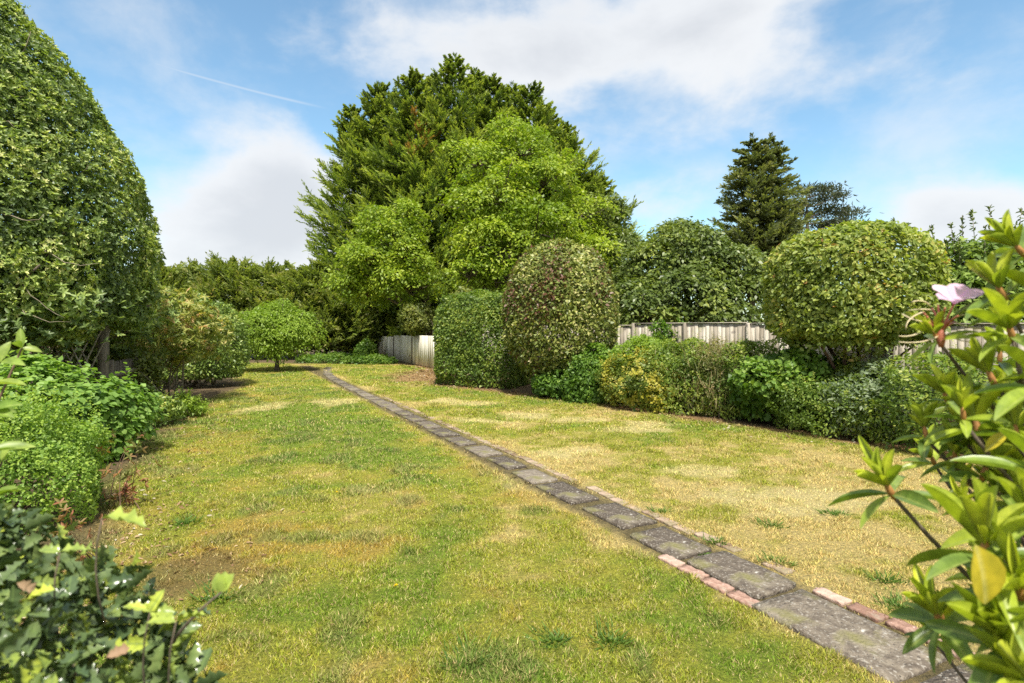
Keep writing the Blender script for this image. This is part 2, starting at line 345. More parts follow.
# ------------------------------------------------------------------ foliage builders
def basis(Nn, rng, jit):
    up = np.array((0, 0, 1.0)); return Nn, up
def shell(n, prof, c, rng, sx=1, sy=1, rot=0.0, m=2.0, lump=(.12, .5), depth=.06, seed=0, thin=0.3):
    """points on a body of revolution given by (height, radius) pairs, squared off by m, roughened by noise"""
    prof = np.array(prof, float); z, r = prof[:,0], prof[:,1]
    sl = np.hypot(np.diff(z), np.diff(r)); wt = sl * (r[:-1] + r[1:] + 0.02); cw = np.cumsum(wt) / wt.sum()
    k = np.searchsorted(cw, rng.random(n)); u = rng.random(n)
    zz = z[k] + (z[k+1]-z[k])*u; rr = r[k] + (r[k+1]-r[k])*u
    dz = (z[k+1]-z[k])/sl[k]; dr = (r[k+1]-r[k])/sl[k]
    th = rng.random(n)*2*np.pi
    ct, st = np.cos(th), np.sin(th); q = (np.abs(ct)**m + np.abs(st)**m)**(-1.0/m)
    X = rr*q*ct*sx; Y = rr*q*st*sy
    nx = np.sign(ct)*np.abs(ct)**(m-1)/sx*dz; ny = np.sign(st)*np.abs(st)**(m-1)/sy*dz
    N0 = norm(np.stack([nx, ny, -dr], 1))
    ca, sa = math.cos(rot), math.sin(rot)
    P = np.stack([X*ca - Y*sa + c[0], X*sa + Y*ca + c[1], zz + c[2]], 1)
    Nn = np.stack([N0[:,0]*ca - N0[:,1]*sa, N0[:,0]*sa + N0[:,1]*ca, N0[:,2]], 1)
    f = (vnoise(P/lump[1], seed) - .5)*2 + (vnoise(P/(lump[1]*.45), seed+7) - .5)
    P = P + Nn*(lump[0]*f - np.minimum(rng.exponential(depth, n), .55*r.max()))[:,None]
    to = norm(np.array((0, 0, CAMZ)) - P); facing = (Nn*to).sum(1)
    keep = (facing > -0.35) | (rng.random(n) < thin)
    keep &= P[:,2] > c[2] + 0.02
    return P[keep], Nn[keep]
def clump(P, seed, s): return fbm(P/s, seed, 2)
def singles(lv, P, Nn, rng, L, W, tpl=DIAMOND, out=.5, upb=.35, jit=.8, tint=0.5, seed=0, tscale=.4, lo=0., hi=1.):
    n = len(P); up = np.array((0,0,1.0))
    rv = norm(rng.normal(size=(n,3)))
    NL = norm(Nn*.8 + up*upb + rv*jit)
    D = norm(Nn*out + norm(rng.normal(size=(n,3)))); D = norm(D - NL*(D*NL).sum(1)[:,None])
    rnd = np.clip((1-tint)*rng.random(n) + tint*ss(clump(P, seed, tscale), .25, .75) , 0, 1)*(hi-lo)+lo
    s = rng.uniform(.7, 1.25, n)
    lv.add(P, D, NL, L*s, W*s*rng.uniform(.85, 1.15, n), tpl, rnd)
def rosettes(lv, P, Nn, rng, k, L, W, tpl=OVAL, phi=(45, 85), upb=.5, jit=.35, tint=.5, seed=0, tscale=.4, droop=0.0, lo=0., hi=1.):
    n = len(P); A = norm(Nn + np.array((0,0,upb)) + jit*rng.normal(size=(n,3)))
    e1 = norm(np.cross(A, rng.normal(size=(n,3)))); e2 = np.cross(A, e1)
    base = (1-tint)*rng.random(n) + tint*ss(clump(P, seed, tscale), .25, .75)
    for i in range(k):
        a = 2*np.pi*i/k + rng.normal(size=n)*.3; ph = np.radians(rng.uniform(*phi, n))
        rad = e1*np.cos(a)[:,None] + e2*np.sin(a)[:,None]
        D = A*np.cos(ph)[:,None] + rad*np.sin(ph)[:,None] - np.array((0,0,droop))
        NL = A*np.sin(ph)[:,None] - rad*np.cos(ph)[:,None] + .25*rng.normal(size=(n,3))
        s = rng.uniform(.75, 1.2, n)
        lv.add(P, D, NL, L*s, W*s, tpl, np.clip((base + .18*rng.normal(size=n))*(hi-lo)+lo, 0, 1))
def bez(a, b, c, n=7):
    t = np.linspace(0, 1, n)[:,None]; return (1-t)**2*np.array(a) + 2*t*(1-t)*np.array(b) + t*t*np.array(c)
def stems(mb, base, tips, rng, r0=.02, spread=.15, sag=.0, sides=5, n=6, tip=.25):
    for T in tips:
        b = np.array(base) + np.array((rng.normal()*spread, rng.normal()*spread, -.03))
        mid = (b*.5 + np.array(T)*.5); mid[2] = b[2]*.35 + T[2]*.65 - sag; mid[:2] = b[:2]*.65 + np.array(T)[:2]*.35 + rng.normal(size=2)*.05
        p = bez(b, mid, T, n); mb.tube(p, np.linspace(r0, r0*tip, n)*rng.uniform(.7, 1.2), sides)

def shrub(name, label, cat, c, prof, n, L, W, pal, seed, mode='single', k=6, tpl=DIAMOND, sx=1, sy=1, rot=0, m=2.0, lump=(.12,.5), depth=.08, out=.5, upb=.35,
          jit=.8, tint=.5, tscale=.4, nst=10, r0=.02, stem_name='stem', bark=None, group=None, extra=None, droop=0, phi=(45,85), fill=.35, part='foliage', stem_spread=.15, lo=0., hi=1., shoot=None, gap=.30, shl=1.0):
    rng = np.random.default_rng(seed)
    t = thing(name, label, cat, (c[0], c[1], c[2]), group)
    lv = Leaves()
    P, Nn = shell(n, prof, c, rng, sx, sy, rot, m, lump, depth, seed)
    gm = (vnoise(P/(lump[1]*.42), seed+31) + .25*(rng.random(len(P))-.5)) > gap; P, Nn = P[gm], Nn[gm]
    if mode == 'single': singles(lv, P, Nn, rng, L, W, tpl, out, upb, jit, tint, seed, tscale, lo, hi)
    elif mode == 'rosette': rosettes(lv, P, Nn, rng, k, L, W, tpl, phi=phi, upb=upb, jit=jit, tint=tint, seed=seed, tscale=tscale, droop=droop, lo=lo, hi=hi)
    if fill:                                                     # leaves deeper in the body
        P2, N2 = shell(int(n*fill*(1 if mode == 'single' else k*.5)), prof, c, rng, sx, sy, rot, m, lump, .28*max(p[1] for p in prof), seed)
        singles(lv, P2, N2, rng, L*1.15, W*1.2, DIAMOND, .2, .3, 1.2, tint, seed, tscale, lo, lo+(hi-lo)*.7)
    if extra: extra(lv, rng)
    if shoot is None: shoot = 70 if lump[0] >= .10 and part == 'foliage' else 0
    if shoot:
        q = rng.choice(len(P), shoot); B = P[q]; A_ = norm(Nn[q]*.6 + np.array((0,0,.9)) + .35*rng.normal(size=(shoot,3))); ln = rng.uniform(.12, .34, shoot)*min(max(p_[1] for p_ in prof)**.5, 1.1)*shl
        ks = int(np.clip(.26/max(L*.45, .012), 5, 13)); e1 = norm(np.cross(A_, rng.normal(size=(shoot,3)))); e2 = np.cross(A_, e1); tv = rng.uniform(.35, 1, shoot)
        for i in range(ks):
            f = (i+.5)/ks; a_ = 2.4*i; rad = e1*math.cos(a_) + e2*math.sin(a_)
            lv.add(B + A_*(ln*f)[:,None], A_*.6 + rad, A_ - rad*.6 + .2*rng.normal(size=(shoot,3)), L*(1.05-.4*f)*rng.uniform(.7,1.15,shoot), W*(1.05-.4*f), tpl, np.clip(tv + .15*rng.normal(size=shoot), 0, 1)*(hi-lo)+lo)
    lv.build(part, MAT[pal], t)
    if nst:
        mb = MB(); idx = rng.choice(len(P), nst)
        ctr = np.array((c[0], c[1], c[2] + .6*max(p[0] for p in prof)))
        stems(mb, c, P[idx]*.9 + ctr*.1, rng, r0, stem_spread)
        mb.build(stem_name, bark or TWIG, t, True)
    return t

def conifer(name, label, cat, c, H, Rr, nbr, seed, pal='conifer', p=.75, z0=.4, sp=.55, leaf=(.22,.065), a=(.05,.35), k=10, m=8, group=None, lean=(0,0), brown=None, flat=.7, tipup=0.0, cone0=0, spike=0.0, topd=.85, bare=0.0):
    rng = np.random.default_rng(seed); t = thing(name, label, cat, (c[0], c[1], c[2]), group); c = np.array(c, float)
    mb = MB(); hh = np.linspace(0, 1, 10)
    tr = np.stack([c[0] + lean[0]*hh**2, c[1] + lean[1]*hh**2, c[2]-.05 + H*.985*hh], 1)
    mb.tube(tr, np.maximum(.018*H*(1-hh)**.8, .015), 8)
    u = (np.arange(nbr)+rng.random(nbr))/nbr; z = z0 + (H-z0)*(1-(1-u)**topd)*.985
    x = 1 - z/H
    if cone0: x = np.minimum(x, 1-cone0)/(1-cone0)
    r = Rr*(np.clip(x, 0, 1)**p - spike*np.clip(1-np.abs(x-.16)/.16, 0, 1))*rng.uniform(.50, 1.22, nbr) + .12
    th = np.arange(nbr)*2.39996 + rng.normal(size=nbr)*.3
    # branches on the far side cost as much and show nothing: keep a part of them
    rad = np.stack([np.cos(th), np.sin(th), 0*th], 1); tan = np.stack([-np.sin(th), np.cos(th), 0*th], 1)
    keep = ((rad[:,1] < .35) | (rng.random(nbr) < .4)) & ((vnoise(np.stack([np.cos(th)*1.4, np.sin(th)*1.4, z*.7], 1), seed) > bare) | (x < .12))
    z, r, th, rad, tan = z[keep], r[keep], th[keep], rad[keep], tan[keep]; nb = len(z)
    hfrac = z/H
    aa = a[0] + hfrac*.9*tipup + rng.normal(size=nb)*.10; bb = a[1] + rng.normal(size=nb)*.12 + tipup*hfrac
    org = np.stack([c[0]+lean[0]*hfrac**2, c[1]+lean[1]*hfrac**2, c[2]+z], 1)
    def pt(t_): return org + rad*(r*t_)[:,None] + np.array((0,0,1.))*(r*(aa*t_ + bb*t_*t_))[:,None]
    lv = Leaves(); sw = rng.normal(size=nb)*.12
    tint_b = rng.random(nb)
    for i in range(nb):
        if i % 3 == 0 and r[i] > .5:
            tt = np.linspace(0, .95, 5); bp = np.stack([org[i] + rad[i]*r[i]*q + np.array((0,0,1.))*r[i]*(aa[i]*q + bb[i]*q*q) for q in tt]); mb.tube(bp, np.linspace(.02+.012*r[i], .006, 5), 4)
    for j in range(k):
        for side in (-1, 1):
            t_ = np.clip((j + rng.random(nb))/k*.82 + .18, 0, 1)
            B = pt(t_)
            Tz = aa + 2*bb*t_
            Tdir = norm(rad + np.array((0,0,1.))*Tz[:,None])
            sd = norm(Tdir*rng.uniform(.5, .9, nb)[:,None] + tan*(side*rng.uniform(.5, .95, nb)*(1.1-.85*t_))[:,None] + np.array((0,0,1.))*rng.normal(.10, .22, nb)[:,None])
            sl = sp*rng.uniform(.6, 1.2, nb)*(1.15-.55*t_)*np.clip(r/(.6*Rr), .14, 1.1)
            pn = norm(np.array((0,0,1.))*flat + rng.normal(size=(nb,3))*.5 + rad*.35)
            sn = norm(np.cross(sd, pn)); ti = np.clip(.25 + .45*t_*rng.uniform(.6, 1.2, nb) + .35*(tint_b-.5) , 0, .96)
            if brown is not None:
                d = np.linalg.norm(B - np.array(brown[:3]), axis=1); ti = np.where((d < brown[3]) & (rng.random(nb) < .4), 1.0, ti)
            for q in range(m):
                f = (q+.3)/m; s2 = 1 if q % 2 else -1
                last = q == m-1
                D = norm(sd + (0 if last else 1)*sn*s2*.50*(1.1-.5*f) + rng.normal(size=(nb,3))*.18 + np.array((0,0,.03)))
                ll = leaf[0]*rng.uniform(.7, 1.3, nb)*(1.15-.5*f)*np.clip(.45 + r/Rr, .5, 1.1)
                lv.add(B + sd*(sl*f)[:,None], D, pn + rng.normal(size=(nb,3))*.35, ll, leaf[1]*rng.uniform(.8, 1.3, nb), DIAMOND, np.where(ti > .99, ti, np.clip(ti - .12 + .42*f + .08*rng.normal(size=nb), 0, .96)))
    # leader shoot
    nl = 90; zt = H*(1 - .12*rng.random(nl)**1.3) + .15; th = rng.random(nl)*6.28; rr = .18*np.maximum(H + .15 - zt, 0)
    Pn = np.stack([c[0]+lean[0]+rr*np.cos(th), c[1]+lean[1]+rr*np.sin(th), c[2]+zt], 1)
    lv.add(Pn, np.stack([np.cos(th)*.6, np.sin(th)*.6, .8+0*th], 1), rng.normal(size=(nl,3)), leaf[0]*1.0, leaf[1], DIAMOND, rng.random(nl)*.8)
    lv.build('crown', MAT[pal], t); mb.build('trunk', BARK, t, True)
    return t

def clump_tree(name, label, cat, c, lobes, pal, seed, per_m2=5.5, nleaf=60, cr=.45, leaf=(.14,.085), trunk=(.16, 2.0), group=None, forks=None, flat=.35, bark=None, tint=.6, tpl=DIAMOND, scat=.06):
    """trunk, limbs to each lobe, leaves in flattened tiers on the lobes' outsides"""
    rng = np.random.default_rng(seed); t = thing(name, label, cat, (c[0], c[1], c[2]), group); lv = Leaves(); mb = MB(); c = np.array(c, float)
    top = c + np.array((0, 0, trunk[1])); mb.tube(bez(c - (0,0,.05), c + (rng.normal()*.06, 0, trunk[1]*.5), top, 6), np.linspace(trunk[0], trunk[0]*.75, 6)*np.array([1.35,1.1,1,1,1,1]), 10)
    for (lx, ly, lz, rx, ry, rz) in lobes:
        lc = np.array((lx, ly, lz)); area = 4*math.pi*((rx*ry)**1.6/3 + (rx*rz)**1.6/3 + (ry*rz)**1.6/3)**(1/1.6)
        n = int(area*per_m2); d = norm(rng.normal(size=(n,3))); d[:,2] = np.abs(d[:,2])*np.where(rng.random(n) < .72, 1, -1)
        C = lc + d*np.array((rx,ry,rz))*(1 + .22*(vnoise(d*2.2 + lc, seed)-.5)*2 + scat*rng.normal(size=n) - np.minimum(rng.exponential(.10, n), .6))[:,None]
        mb.tube(bez(top - (0,0,rng.uniform(0,.4*trunk[1])), (top*.6 + lc*.4) + (0,0,.25*abs(lc[2]-top[2])), lc, 7), np.linspace(trunk[0]*.6, .02, 7), 7)
        for q in C[rng.choice(n, min(n, 14), replace=False)]:
            mb.tube(bez(lc - (0,0,rz*.3), lc*.5+q*.5 - (0,0,.15), q, 5), np.linspace(.035*trunk[0]/.16, .006, 5), 4)
        near = C[:,1] < ly + .5*ry; C = C[near | (rng.random(n) < .35)]; dd = norm(C - lc); n = len(C)
        s = rng.uniform(.6, 1.35, n)*cr
        tier = norm(np.array((0,0,1.)) + dd*.7 + rng.normal(size=(n,3))*.25)
        tt = ss(clump(C, seed, .9), .2, .8)*.5 + .5*rng.random(n)
        for i in range(nleaf):
            a = rng.random(n)*6.283; rr = np.sqrt(rng.random(n))*s
            e1 = norm(np.cross(tier, np.array((.3,.9,.1)))); e2 = np.cross(tier, e1)
            off = e1*(rr*np.cos(a))[:,None] + e2*(rr*np.sin(a))[:,None]
            P = C + off + tier*(-(rr/s)**2*flat*s*.9 + rng.normal(size=n)*.10*s)[:,None]
            D = norm(norm(off) + rng.normal(size=(n,3))*.5 - np.array((0,0,.25)))
            NL = norm(tier + rng.normal(size=(n,3))*.55)
            q = rng.uniform(.7, 1.25, n)
            lv.add(P, D, NL, leaf[0]*q, leaf[1]*q, tpl, np.clip(tint*tt + (1-tint)*rng.random(n), 0, 1))
    lv.build('crown', MAT[pal], t); mb.build('trunk', bark or BARK, t, True)
    return t

# ------------------------------------------------------------------ garden layout
D2 = np.array((-.447, .894)); N2 = np.array((.894, .447))         # along the path / to its right
def PT(s, t): return D2*s + N2*t
LEFT_Y = [0, 3.0, 4.05, 8.4, 12.5, 16.5, 21, 25, 40]; LEFT_X = [-1.9, -2.85, -3.3, -5.4, -6.95, -7.9, -10.6, -13, -20]
RIGHT_Y = [0, 6, 7.7, 8.4, 12.2, 14, 15.2, 16.2, 22.3, 31, 40]; RIGHT_X = [9.8, 6.9, 5.50, 5.0, 2.2, .65, -.60, -1.8, -2.8, -7.1, -11]

def lawn(xy):
    """pigment, blade density and blade height of the lawn at points"""
    x, y = xy[:,0], xy[:,1]; n = len(x)
    t = x*N2[0] + y*N2[1] - 3.05
    nl = fbm(xy/2.2, 11, 3); nm = fbm(xy/.55, 23, 3); nf = fbm(xy/.13, 37, 2); nb = fbm(xy/1.1, 51, 3)
    dl = x - np.interp(y, LEFT_Y, LEFT_X); dr = np.interp(y, RIGHT_Y, RIGHT_X) - x
    left = ss(-t, 0.1, .6)
    g = .63*left + (.22 + .30*ss(y, 6.0, 10))*(1-left)
    g = g + .22*left*ss(y, 5.5, 9)*(1-ss(y, 14, 20))*ss(-t, .3, 1.2)
    g = g + (nl-.5)*.70 + (nm-.5)*.95 + (nf-.5)*.55 - .30*left*(1-ss(dl, .2, 2.2)) - .22*(1-ss(np.abs(t), .2, .8))
    g = g + .20*(1-ss(y, 2.5, 4.5))*left*ss(nb, .4, .6)
    g = np.clip(g, 0, 1)
    GREEN = np.array((.145,.215,.022)); YG = np.array((.265,.27,.036)); STRAW = np.array((.45,.36,.145)); MOSS = np.array((.33,.235,.035))
    SOIL = np.array((.105,.072,.052)); LIT = np.array((.26,.155,.085)); PALE = np.array((.52,.45,.22)); DULL = np.array((.13,.18,.06))
    dry = np.where((left > .5)[:,None], MOSS*.75 + STRAW*.25*(nb[:,None]*1.6), STRAW)
    moss = (left*np.clip(ss(nb, .34, .60) + .5*(1-ss(dl, 1, 3)), 0, 1)*.85)[:,None]
    dry = STRAW*(1-moss) + MOSS*moss
    w = ss(g, .10, .45)[:,None]; c = dry*(1-w) + YG*w
    w = ss(g, .42, .85)[:,None]; c = c*(1-w) + GREEN*w
    w = (ss(fbm(xy/.32, 77, 2), .60, .76)*left*.55)[:,None]; c = c*(1-w) + DULL*w
    dens = .60 + .40*ss(g, .1, .6); hgt = .75 + .6*ss(fbm(xy/.32, 77, 2), .55, .75)
    pale = np.zeros(n)
    for (px, py, rx, ry) in ((524,417,.75,.5),(446,401,.5,.4),(476,404,.6,.4),(476,421,.6,.35),(572,420,.6,.4),(559,452,.6,.35),(640,430,.9,.4),(655,424,.6,.4),(790,500,.9,.5),(340,402,.6,.8),(265,408,.5,.9),(700,470,.6,.3)):
        p = G(px, py); d = np.hypot((x-p[0])/rx, (y-p[1])/ry) + (nm-.5)*1.1; pale = np.maximum(pale, 1-ss(d, .5, 1.05))
    pale = pale*.75; pth = (1-ss(np.abs(t), .20, .30))*ss(y, 0, 1)*(y < 25); c = c*(1-pth[:,None]) + np.array((.13,.105,.06))*(.6+.8*nf[:,None])*pth[:,None]; c = c*(1-pale[:,None]) + PALE*pale[:,None]
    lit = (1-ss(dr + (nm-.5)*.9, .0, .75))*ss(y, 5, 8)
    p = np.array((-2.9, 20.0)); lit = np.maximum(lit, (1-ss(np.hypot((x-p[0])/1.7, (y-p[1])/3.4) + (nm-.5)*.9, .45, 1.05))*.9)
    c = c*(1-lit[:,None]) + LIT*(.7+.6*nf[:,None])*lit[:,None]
    p = np.array((-2.25, 3.75)); soil = .6*(1-ss(np.hypot((x-p[0]-.0)/.5, (y-p[1])/.38) + (nm-.5)*1.6 + (nf-.5)*1.2, .2, 1.1))
    soil = np.maximum(soil, 1-ss(dl + (nm-.5)*.8, -.10, .50)); soil = np.maximum(soil, 1-ss(dr + (nm-.5)*.4, -.5, .1))
    soil = np.maximum(soil, ss(y + (nl-.5)*3, 25.5, 27))
    c = c*(1-soil[:,None]) + SOIL*(.6+.8*nf[:,None])*soil[:,None]
    dens = dens*(1-.92*soil)*(1-.75*lit)*(1-.35*pale)
    return c, dens, hgt, soil
def gz(xy):
    x, y = xy[:,0], xy[:,1]; t = x*N2[0] + y*N2[1] - 3.05
    return (fbm(xy/1.7, 5, 2)-.5)*.05*ss(np.abs(t), .3, 1.0) - .012*(1-ss(np.abs(t), .26, .34)) + (fbm(xy/.25, 6, 2)-.5)*.012*ss(np.abs(t), .3, .5)

def build_ground():
    xs = np.concatenate([[-600,-200,-80,-40,-25], np.arange(-16, 14.01, .09), [20,40,80,200,600]])
    ys = np.concatenate([[-300,-80,-20,-5], np.arange(-1, 30.01, .09), [34,45,80,200,700]])
    X, Y = np.meshgrid(xs, ys); xy = np.stack([X.ravel(), Y.ravel()], 1)
    c, d, h, s = lawn(xy); inside = (np.abs(xy[:,0]+1) < 15) & (xy[:,1] > -1) & (xy[:,1] < 30)
    z = np.where(inside, gz(xy), 0.0)
    ny, nx = X.shape; i = np.arange((ny-1)*nx).reshape(ny-1, nx)[:,:-1].ravel()
    F = np.stack([i, i+1, i+nx+1, i+nx], 1)
    c = c*.82 + np.array((.15,.135,.04))*.22
    me = np_mesh('lawn', np.concatenate([xy, z[:,None]], 1), F.ravel(), np.full(len(F), 4), {'pigment': c}, True)
    tag(link('lawn', me, attr_mat('lawn_turf', .95, 0, 1.0, .9)), kind='structure')
build_ground()

def build_grass():
    rng = np.random.default_rng(5); PP = []; HH = []; WW = []
    for (y0, y1, dens, ln, w) in ((2.2, 3.6, 30000, .040, .0036), (3.6, 5.5, 20000, .042, .0044), (5.5, 9, 8500, .044, .0066), (9, 15, 2800, .052, .011), (15, 26, 700, .06, .02)):
        xa, xb = -1.02*y1*.95, .98*y1*.95
        xa = max(xa, -14); xb = min(xb, 9); n = int((xb-xa)*(y1-y0)*dens)
        p = np.stack([rng.uniform(xa, xb, n), rng.uniform(y0, y1, n)], 1)
        p = p[np.abs(p[:,0]) < .96*p[:,1] + .3]
        # tussocks: gather some of the blades
        PP.append(p); HH.append(np.full(len(p), ln)); WW.append(np.full(len(p), w))
    p = np.concatenate(PP); H = np.concatenate(HH); W = np.concatenate(WW)
    c, d, h, s = lawn(p); t = p[:,0]*N2[0] + p[:,1]*N2[1] - 3.05
    onpath = (np.abs(t - .0) < .10 + .20*ss(fbm(p/.16, 19, 2), .25, .60)) & (p[:,1] < 24)
    tuss = ss(fbm(p/.14, 91, 3), .38, .62)
    keep = (rng.random(len(p)) < d*(.40+.60*tuss)) & ~onpath; p, H, W, c, h, tuss = p[keep], H[keep], W[keep], c[keep], h[keep], tuss[keep]; n = len(p)
    az = rng.random(n)*6.283; lean = rng.uniform(.3, 1.5, n)
    D = np.stack([np.cos(az)*lean, np.sin(az)*lean, np.ones(n)], 1)
    P = np.concatenate([p, (gz(p)-.004)[:,None]], 1)
    L = H*rng.uniform(.4, 1.25, n)*h*(.7+.5*tuss); Wd = W*rng.uniform(.7, 1.4, n)
    a2 = rng.random(n)*6.283; S = np.stack([np.cos(a2), np.sin(a2), 0*a2], 1)
    D = norm(D); mid = P + D*(L*.55)[:,None]; tip = P + D*L[:,None]; tip[:,2] -= L*.12*lean
    V = np.stack([P - S*Wd[:,None]/2, P + S*Wd[:,None]/2, mid + S*Wd[:,None]*.38, tip, mid - S*Wd[:,None]*.38], 1).reshape(-1, 3)
    f = np.arange(n)[:,None]*5 + np.array([0,1,2,3,4]); hue = rng.random(n)
    var = (.55 + .9*rng.random(n))[:,None]*(1 + (hue-.5)[:,None]*np.array((.35,.05,.3)))
    straw = (rng.random(n) < .22)[:,None]; cc = np.where(straw, np.array((.54,.46,.20)), c*1.36*np.array((1.0,1.03,.95)))*var
    me = np_mesh('grass', V, f.ravel(), np.full(n, 5), {'pigment': np.repeat(cc, 5, 0)})
    o = link('grass', me, attr_mat('grass_blade', .6, .3)); tag(o, 'short patchy green and straw coloured lawn grass', 'grass', kind='stuff')
build_grass()

# ------------------------------------------------------------------ path
SLAB = solid_mat('weathered_concrete', [(.25, (.052,.042,.032)), (.5, (.108,.088,.068)), (.75, (.23,.195,.15))], 14, .9, .8, detail=10, use_rnd=.40,
                 speck=[(48, .56, .66, (.29,.265,.225)), (3.0, .54, .72, (.27,.235,.175)), (60, .36, .30, (.035,.032,.03)), (13, .66, .72, (.45,.44,.40)), (4.1, .54, .68, (.17,.16,.06))], bscale=60)
BRICK = solid_mat('faded_brick', [(.30, (.23,.135,.10)), (.5, (.38,.245,.19)), (.75, (.50,.36,.29))], 22, .9, .5, use_rnd=.5, speck=[(6, .60, .75, (.32,.29,.22)), (40, .66, .74, (.55,.50,.45))])
BRICK_OLD = solid_mat('mossy_brick', [(.30, (.17,.115,.075)), (.5, (.27,.195,.14)), (.75, (.38,.29,.21))], 16, .95, .5, use_rnd=.6, speck=[(5, .52, .66, (.24,.20,.12)), (40, .62, .72, (.45,.41,.34))])
ORD = 'first second third fourth fifth sixth seventh eighth ninth tenth eleventh twelfth thirteenth fourteenth fifteenth sixteenth'.split()
def slab_mesh(s0, s1, t0, t1, z, th, rng, bev=.012, jag=.012):
    """a worn flag: outline with nibbled edges, rounded arris, slightly uneven top; local to its centre"""
    c = PT((s0+s1)/2, (t0+t1)/2); out = []
    k = 9; a = (s1-s0)/2; b = (t1-t0)/2
    for q in np.linspace(-1, 1, k)[:-1]: out.append((q*a, -b))
    for q in np.linspace(-1, 1, 7)[:-1]: out.append((a, q*b))
    for q in np.linspace(1, -1, k)[:-1]: out.append((q*a, b))
    for q in np.linspace(1, -1, 7)[:-1]: out.append((-a, q*b))
    out = np.array(out); out = out*(1 - (rng.random(len(out))*jag/np.maximum(np.hypot(*out.T), .05))[:,None])
    cor = (np.abs(np.abs(out[:,0])-a) < .03) & (np.abs(np.abs(out[:,1])-b) < .03); out[cor] *= 1 - rng.random()*.05
    n = len(out); rings = []
    for sc_, zz in ((1.0, -th), (1.0, -bev), (1-bev*1.2, 0), (.72, 0), (.36, 0)):
        r = np.concatenate([out*sc_, np.full((n,1), zz)], 1)
        if zz == 0: r[:,2] += rng.normal(size=n)*.0018
        rings.append(r)
    V = np.concatenate(rings + [np.zeros((1,3))]); F = []
    for j in range(4):
        for i in range(n): i2 = (i+1) % n; F.append([j*n+i, j*n+i2, (j+1)*n+i2, (j+1)*n+i])
    F += [[4*n+i, 4*n+(i+1) % n, 5*n] for i in range(n)] + [list(range(n))[::-1]]
    tx, ty = rng.normal(size=2)*.006; V[:,2] += V[:,0]*tx + V[:,1]*ty
    xy = V[:,:1]*D2 + V[:,1:2]*N2 ; r = rng.random()
    V = np.concatenate([xy, V[:,2:]], 1)
    return np_mesh('slab', V, [i for f in F for i in f], [len(f) for f in F], {'rnd': np.full(len(V), r)}), (c[0], c[1], z)

def build_path():
    rng = np.random.default_rng(9)
    js = [.15, .80, 1.54, 2.41, 3.08, 3.75, 4.50]
    while js[-1] < 24.5: js.append(js[-1] + rng.uniform(.62, .80))
    tl = {1: (2.76, 3.22), 2: (2.76, 3.22), 3: (2.88, 3.28), 4: (2.85, 3.22), 5: (2.90, 3.27)}
    vis = 0
    for i in range(len(js)-1):
        s0, s1 = js[i] + .022, js[i+1] - .022 - (rng.uniform(.02, .12) if i > 3 else 0)
        if i == 0: continue
        tw = min(.05, .004*i); t0, t1 = tl.get(i, (2.86 + tw + rng.normal()*.015, 3.24 - tw + rng.normal()*.015))
        bend = .55*max(0, (s0-17.5)/6)**2; t0 += bend; t1 += bend
        me, loc = slab_mesh(s0, s1, t0, t1, .012 + rng.normal()*.002, .06, rng)
        o = link('paving_slab', me, SLAB); o.location = loc
        if i <= 9: lab = ORD[i-1] + ' dark weathered concrete paving slab counted from the near end of the path'
        elif i < 15: lab = ORD[i-1] + ' paving slab from the near end of the path, halfway along the lawn'
        else: lab = 'small distant weathered paving slab on the far half of the path'
        tag(o, lab, 'paving slab', 'paving slabs of the garden path')
    nb = 0
    s = 1.30
    while s < 13.5:
        ln = rng.uniform(.205, .225)
        t0 = 3.275 + rng.normal()*.006 + (.06 if 2.42 < s < 3.3 else 0) + (.03 if s > 3.3 else 0)
        if not (2.3 < s < 2.55) and (s < 2.4 or rng.random() < .94):
            me, loc = slab_mesh(s, s+ln-.012, t0, t0+.105, .010 + rng.normal()*.003 - (.007 if s > 2.5 else 0), .06, rng, .009, .012)
            o = link('edging_brick', me, BRICK if s < 2.5 else BRICK_OLD); o.location = loc; nb += 1
            if nb <= 6: lab = ORD[nb-1] + ' pink edging brick from the near end of the row right of the path'
            else: lab = 'worn edging brick half sunk in turf along the right side of the far path'
            tag(o, lab, 'brick', 'bricks edging the right of the path')
        s += ln
    s = 2.36
    for k in range(4):
        me, loc = slab_mesh(s, s+.20, 2.755 + rng.normal()*.004, 2.865, .010, .06, rng, .009, .012)
        o = link('edging_brick', me, BRICK); o.location = loc; s += .215
        tag(o, ORD[k] + ' from the near end of four pink bricks left of the path', 'brick', 'four bricks edging the left of the path')
build_path()

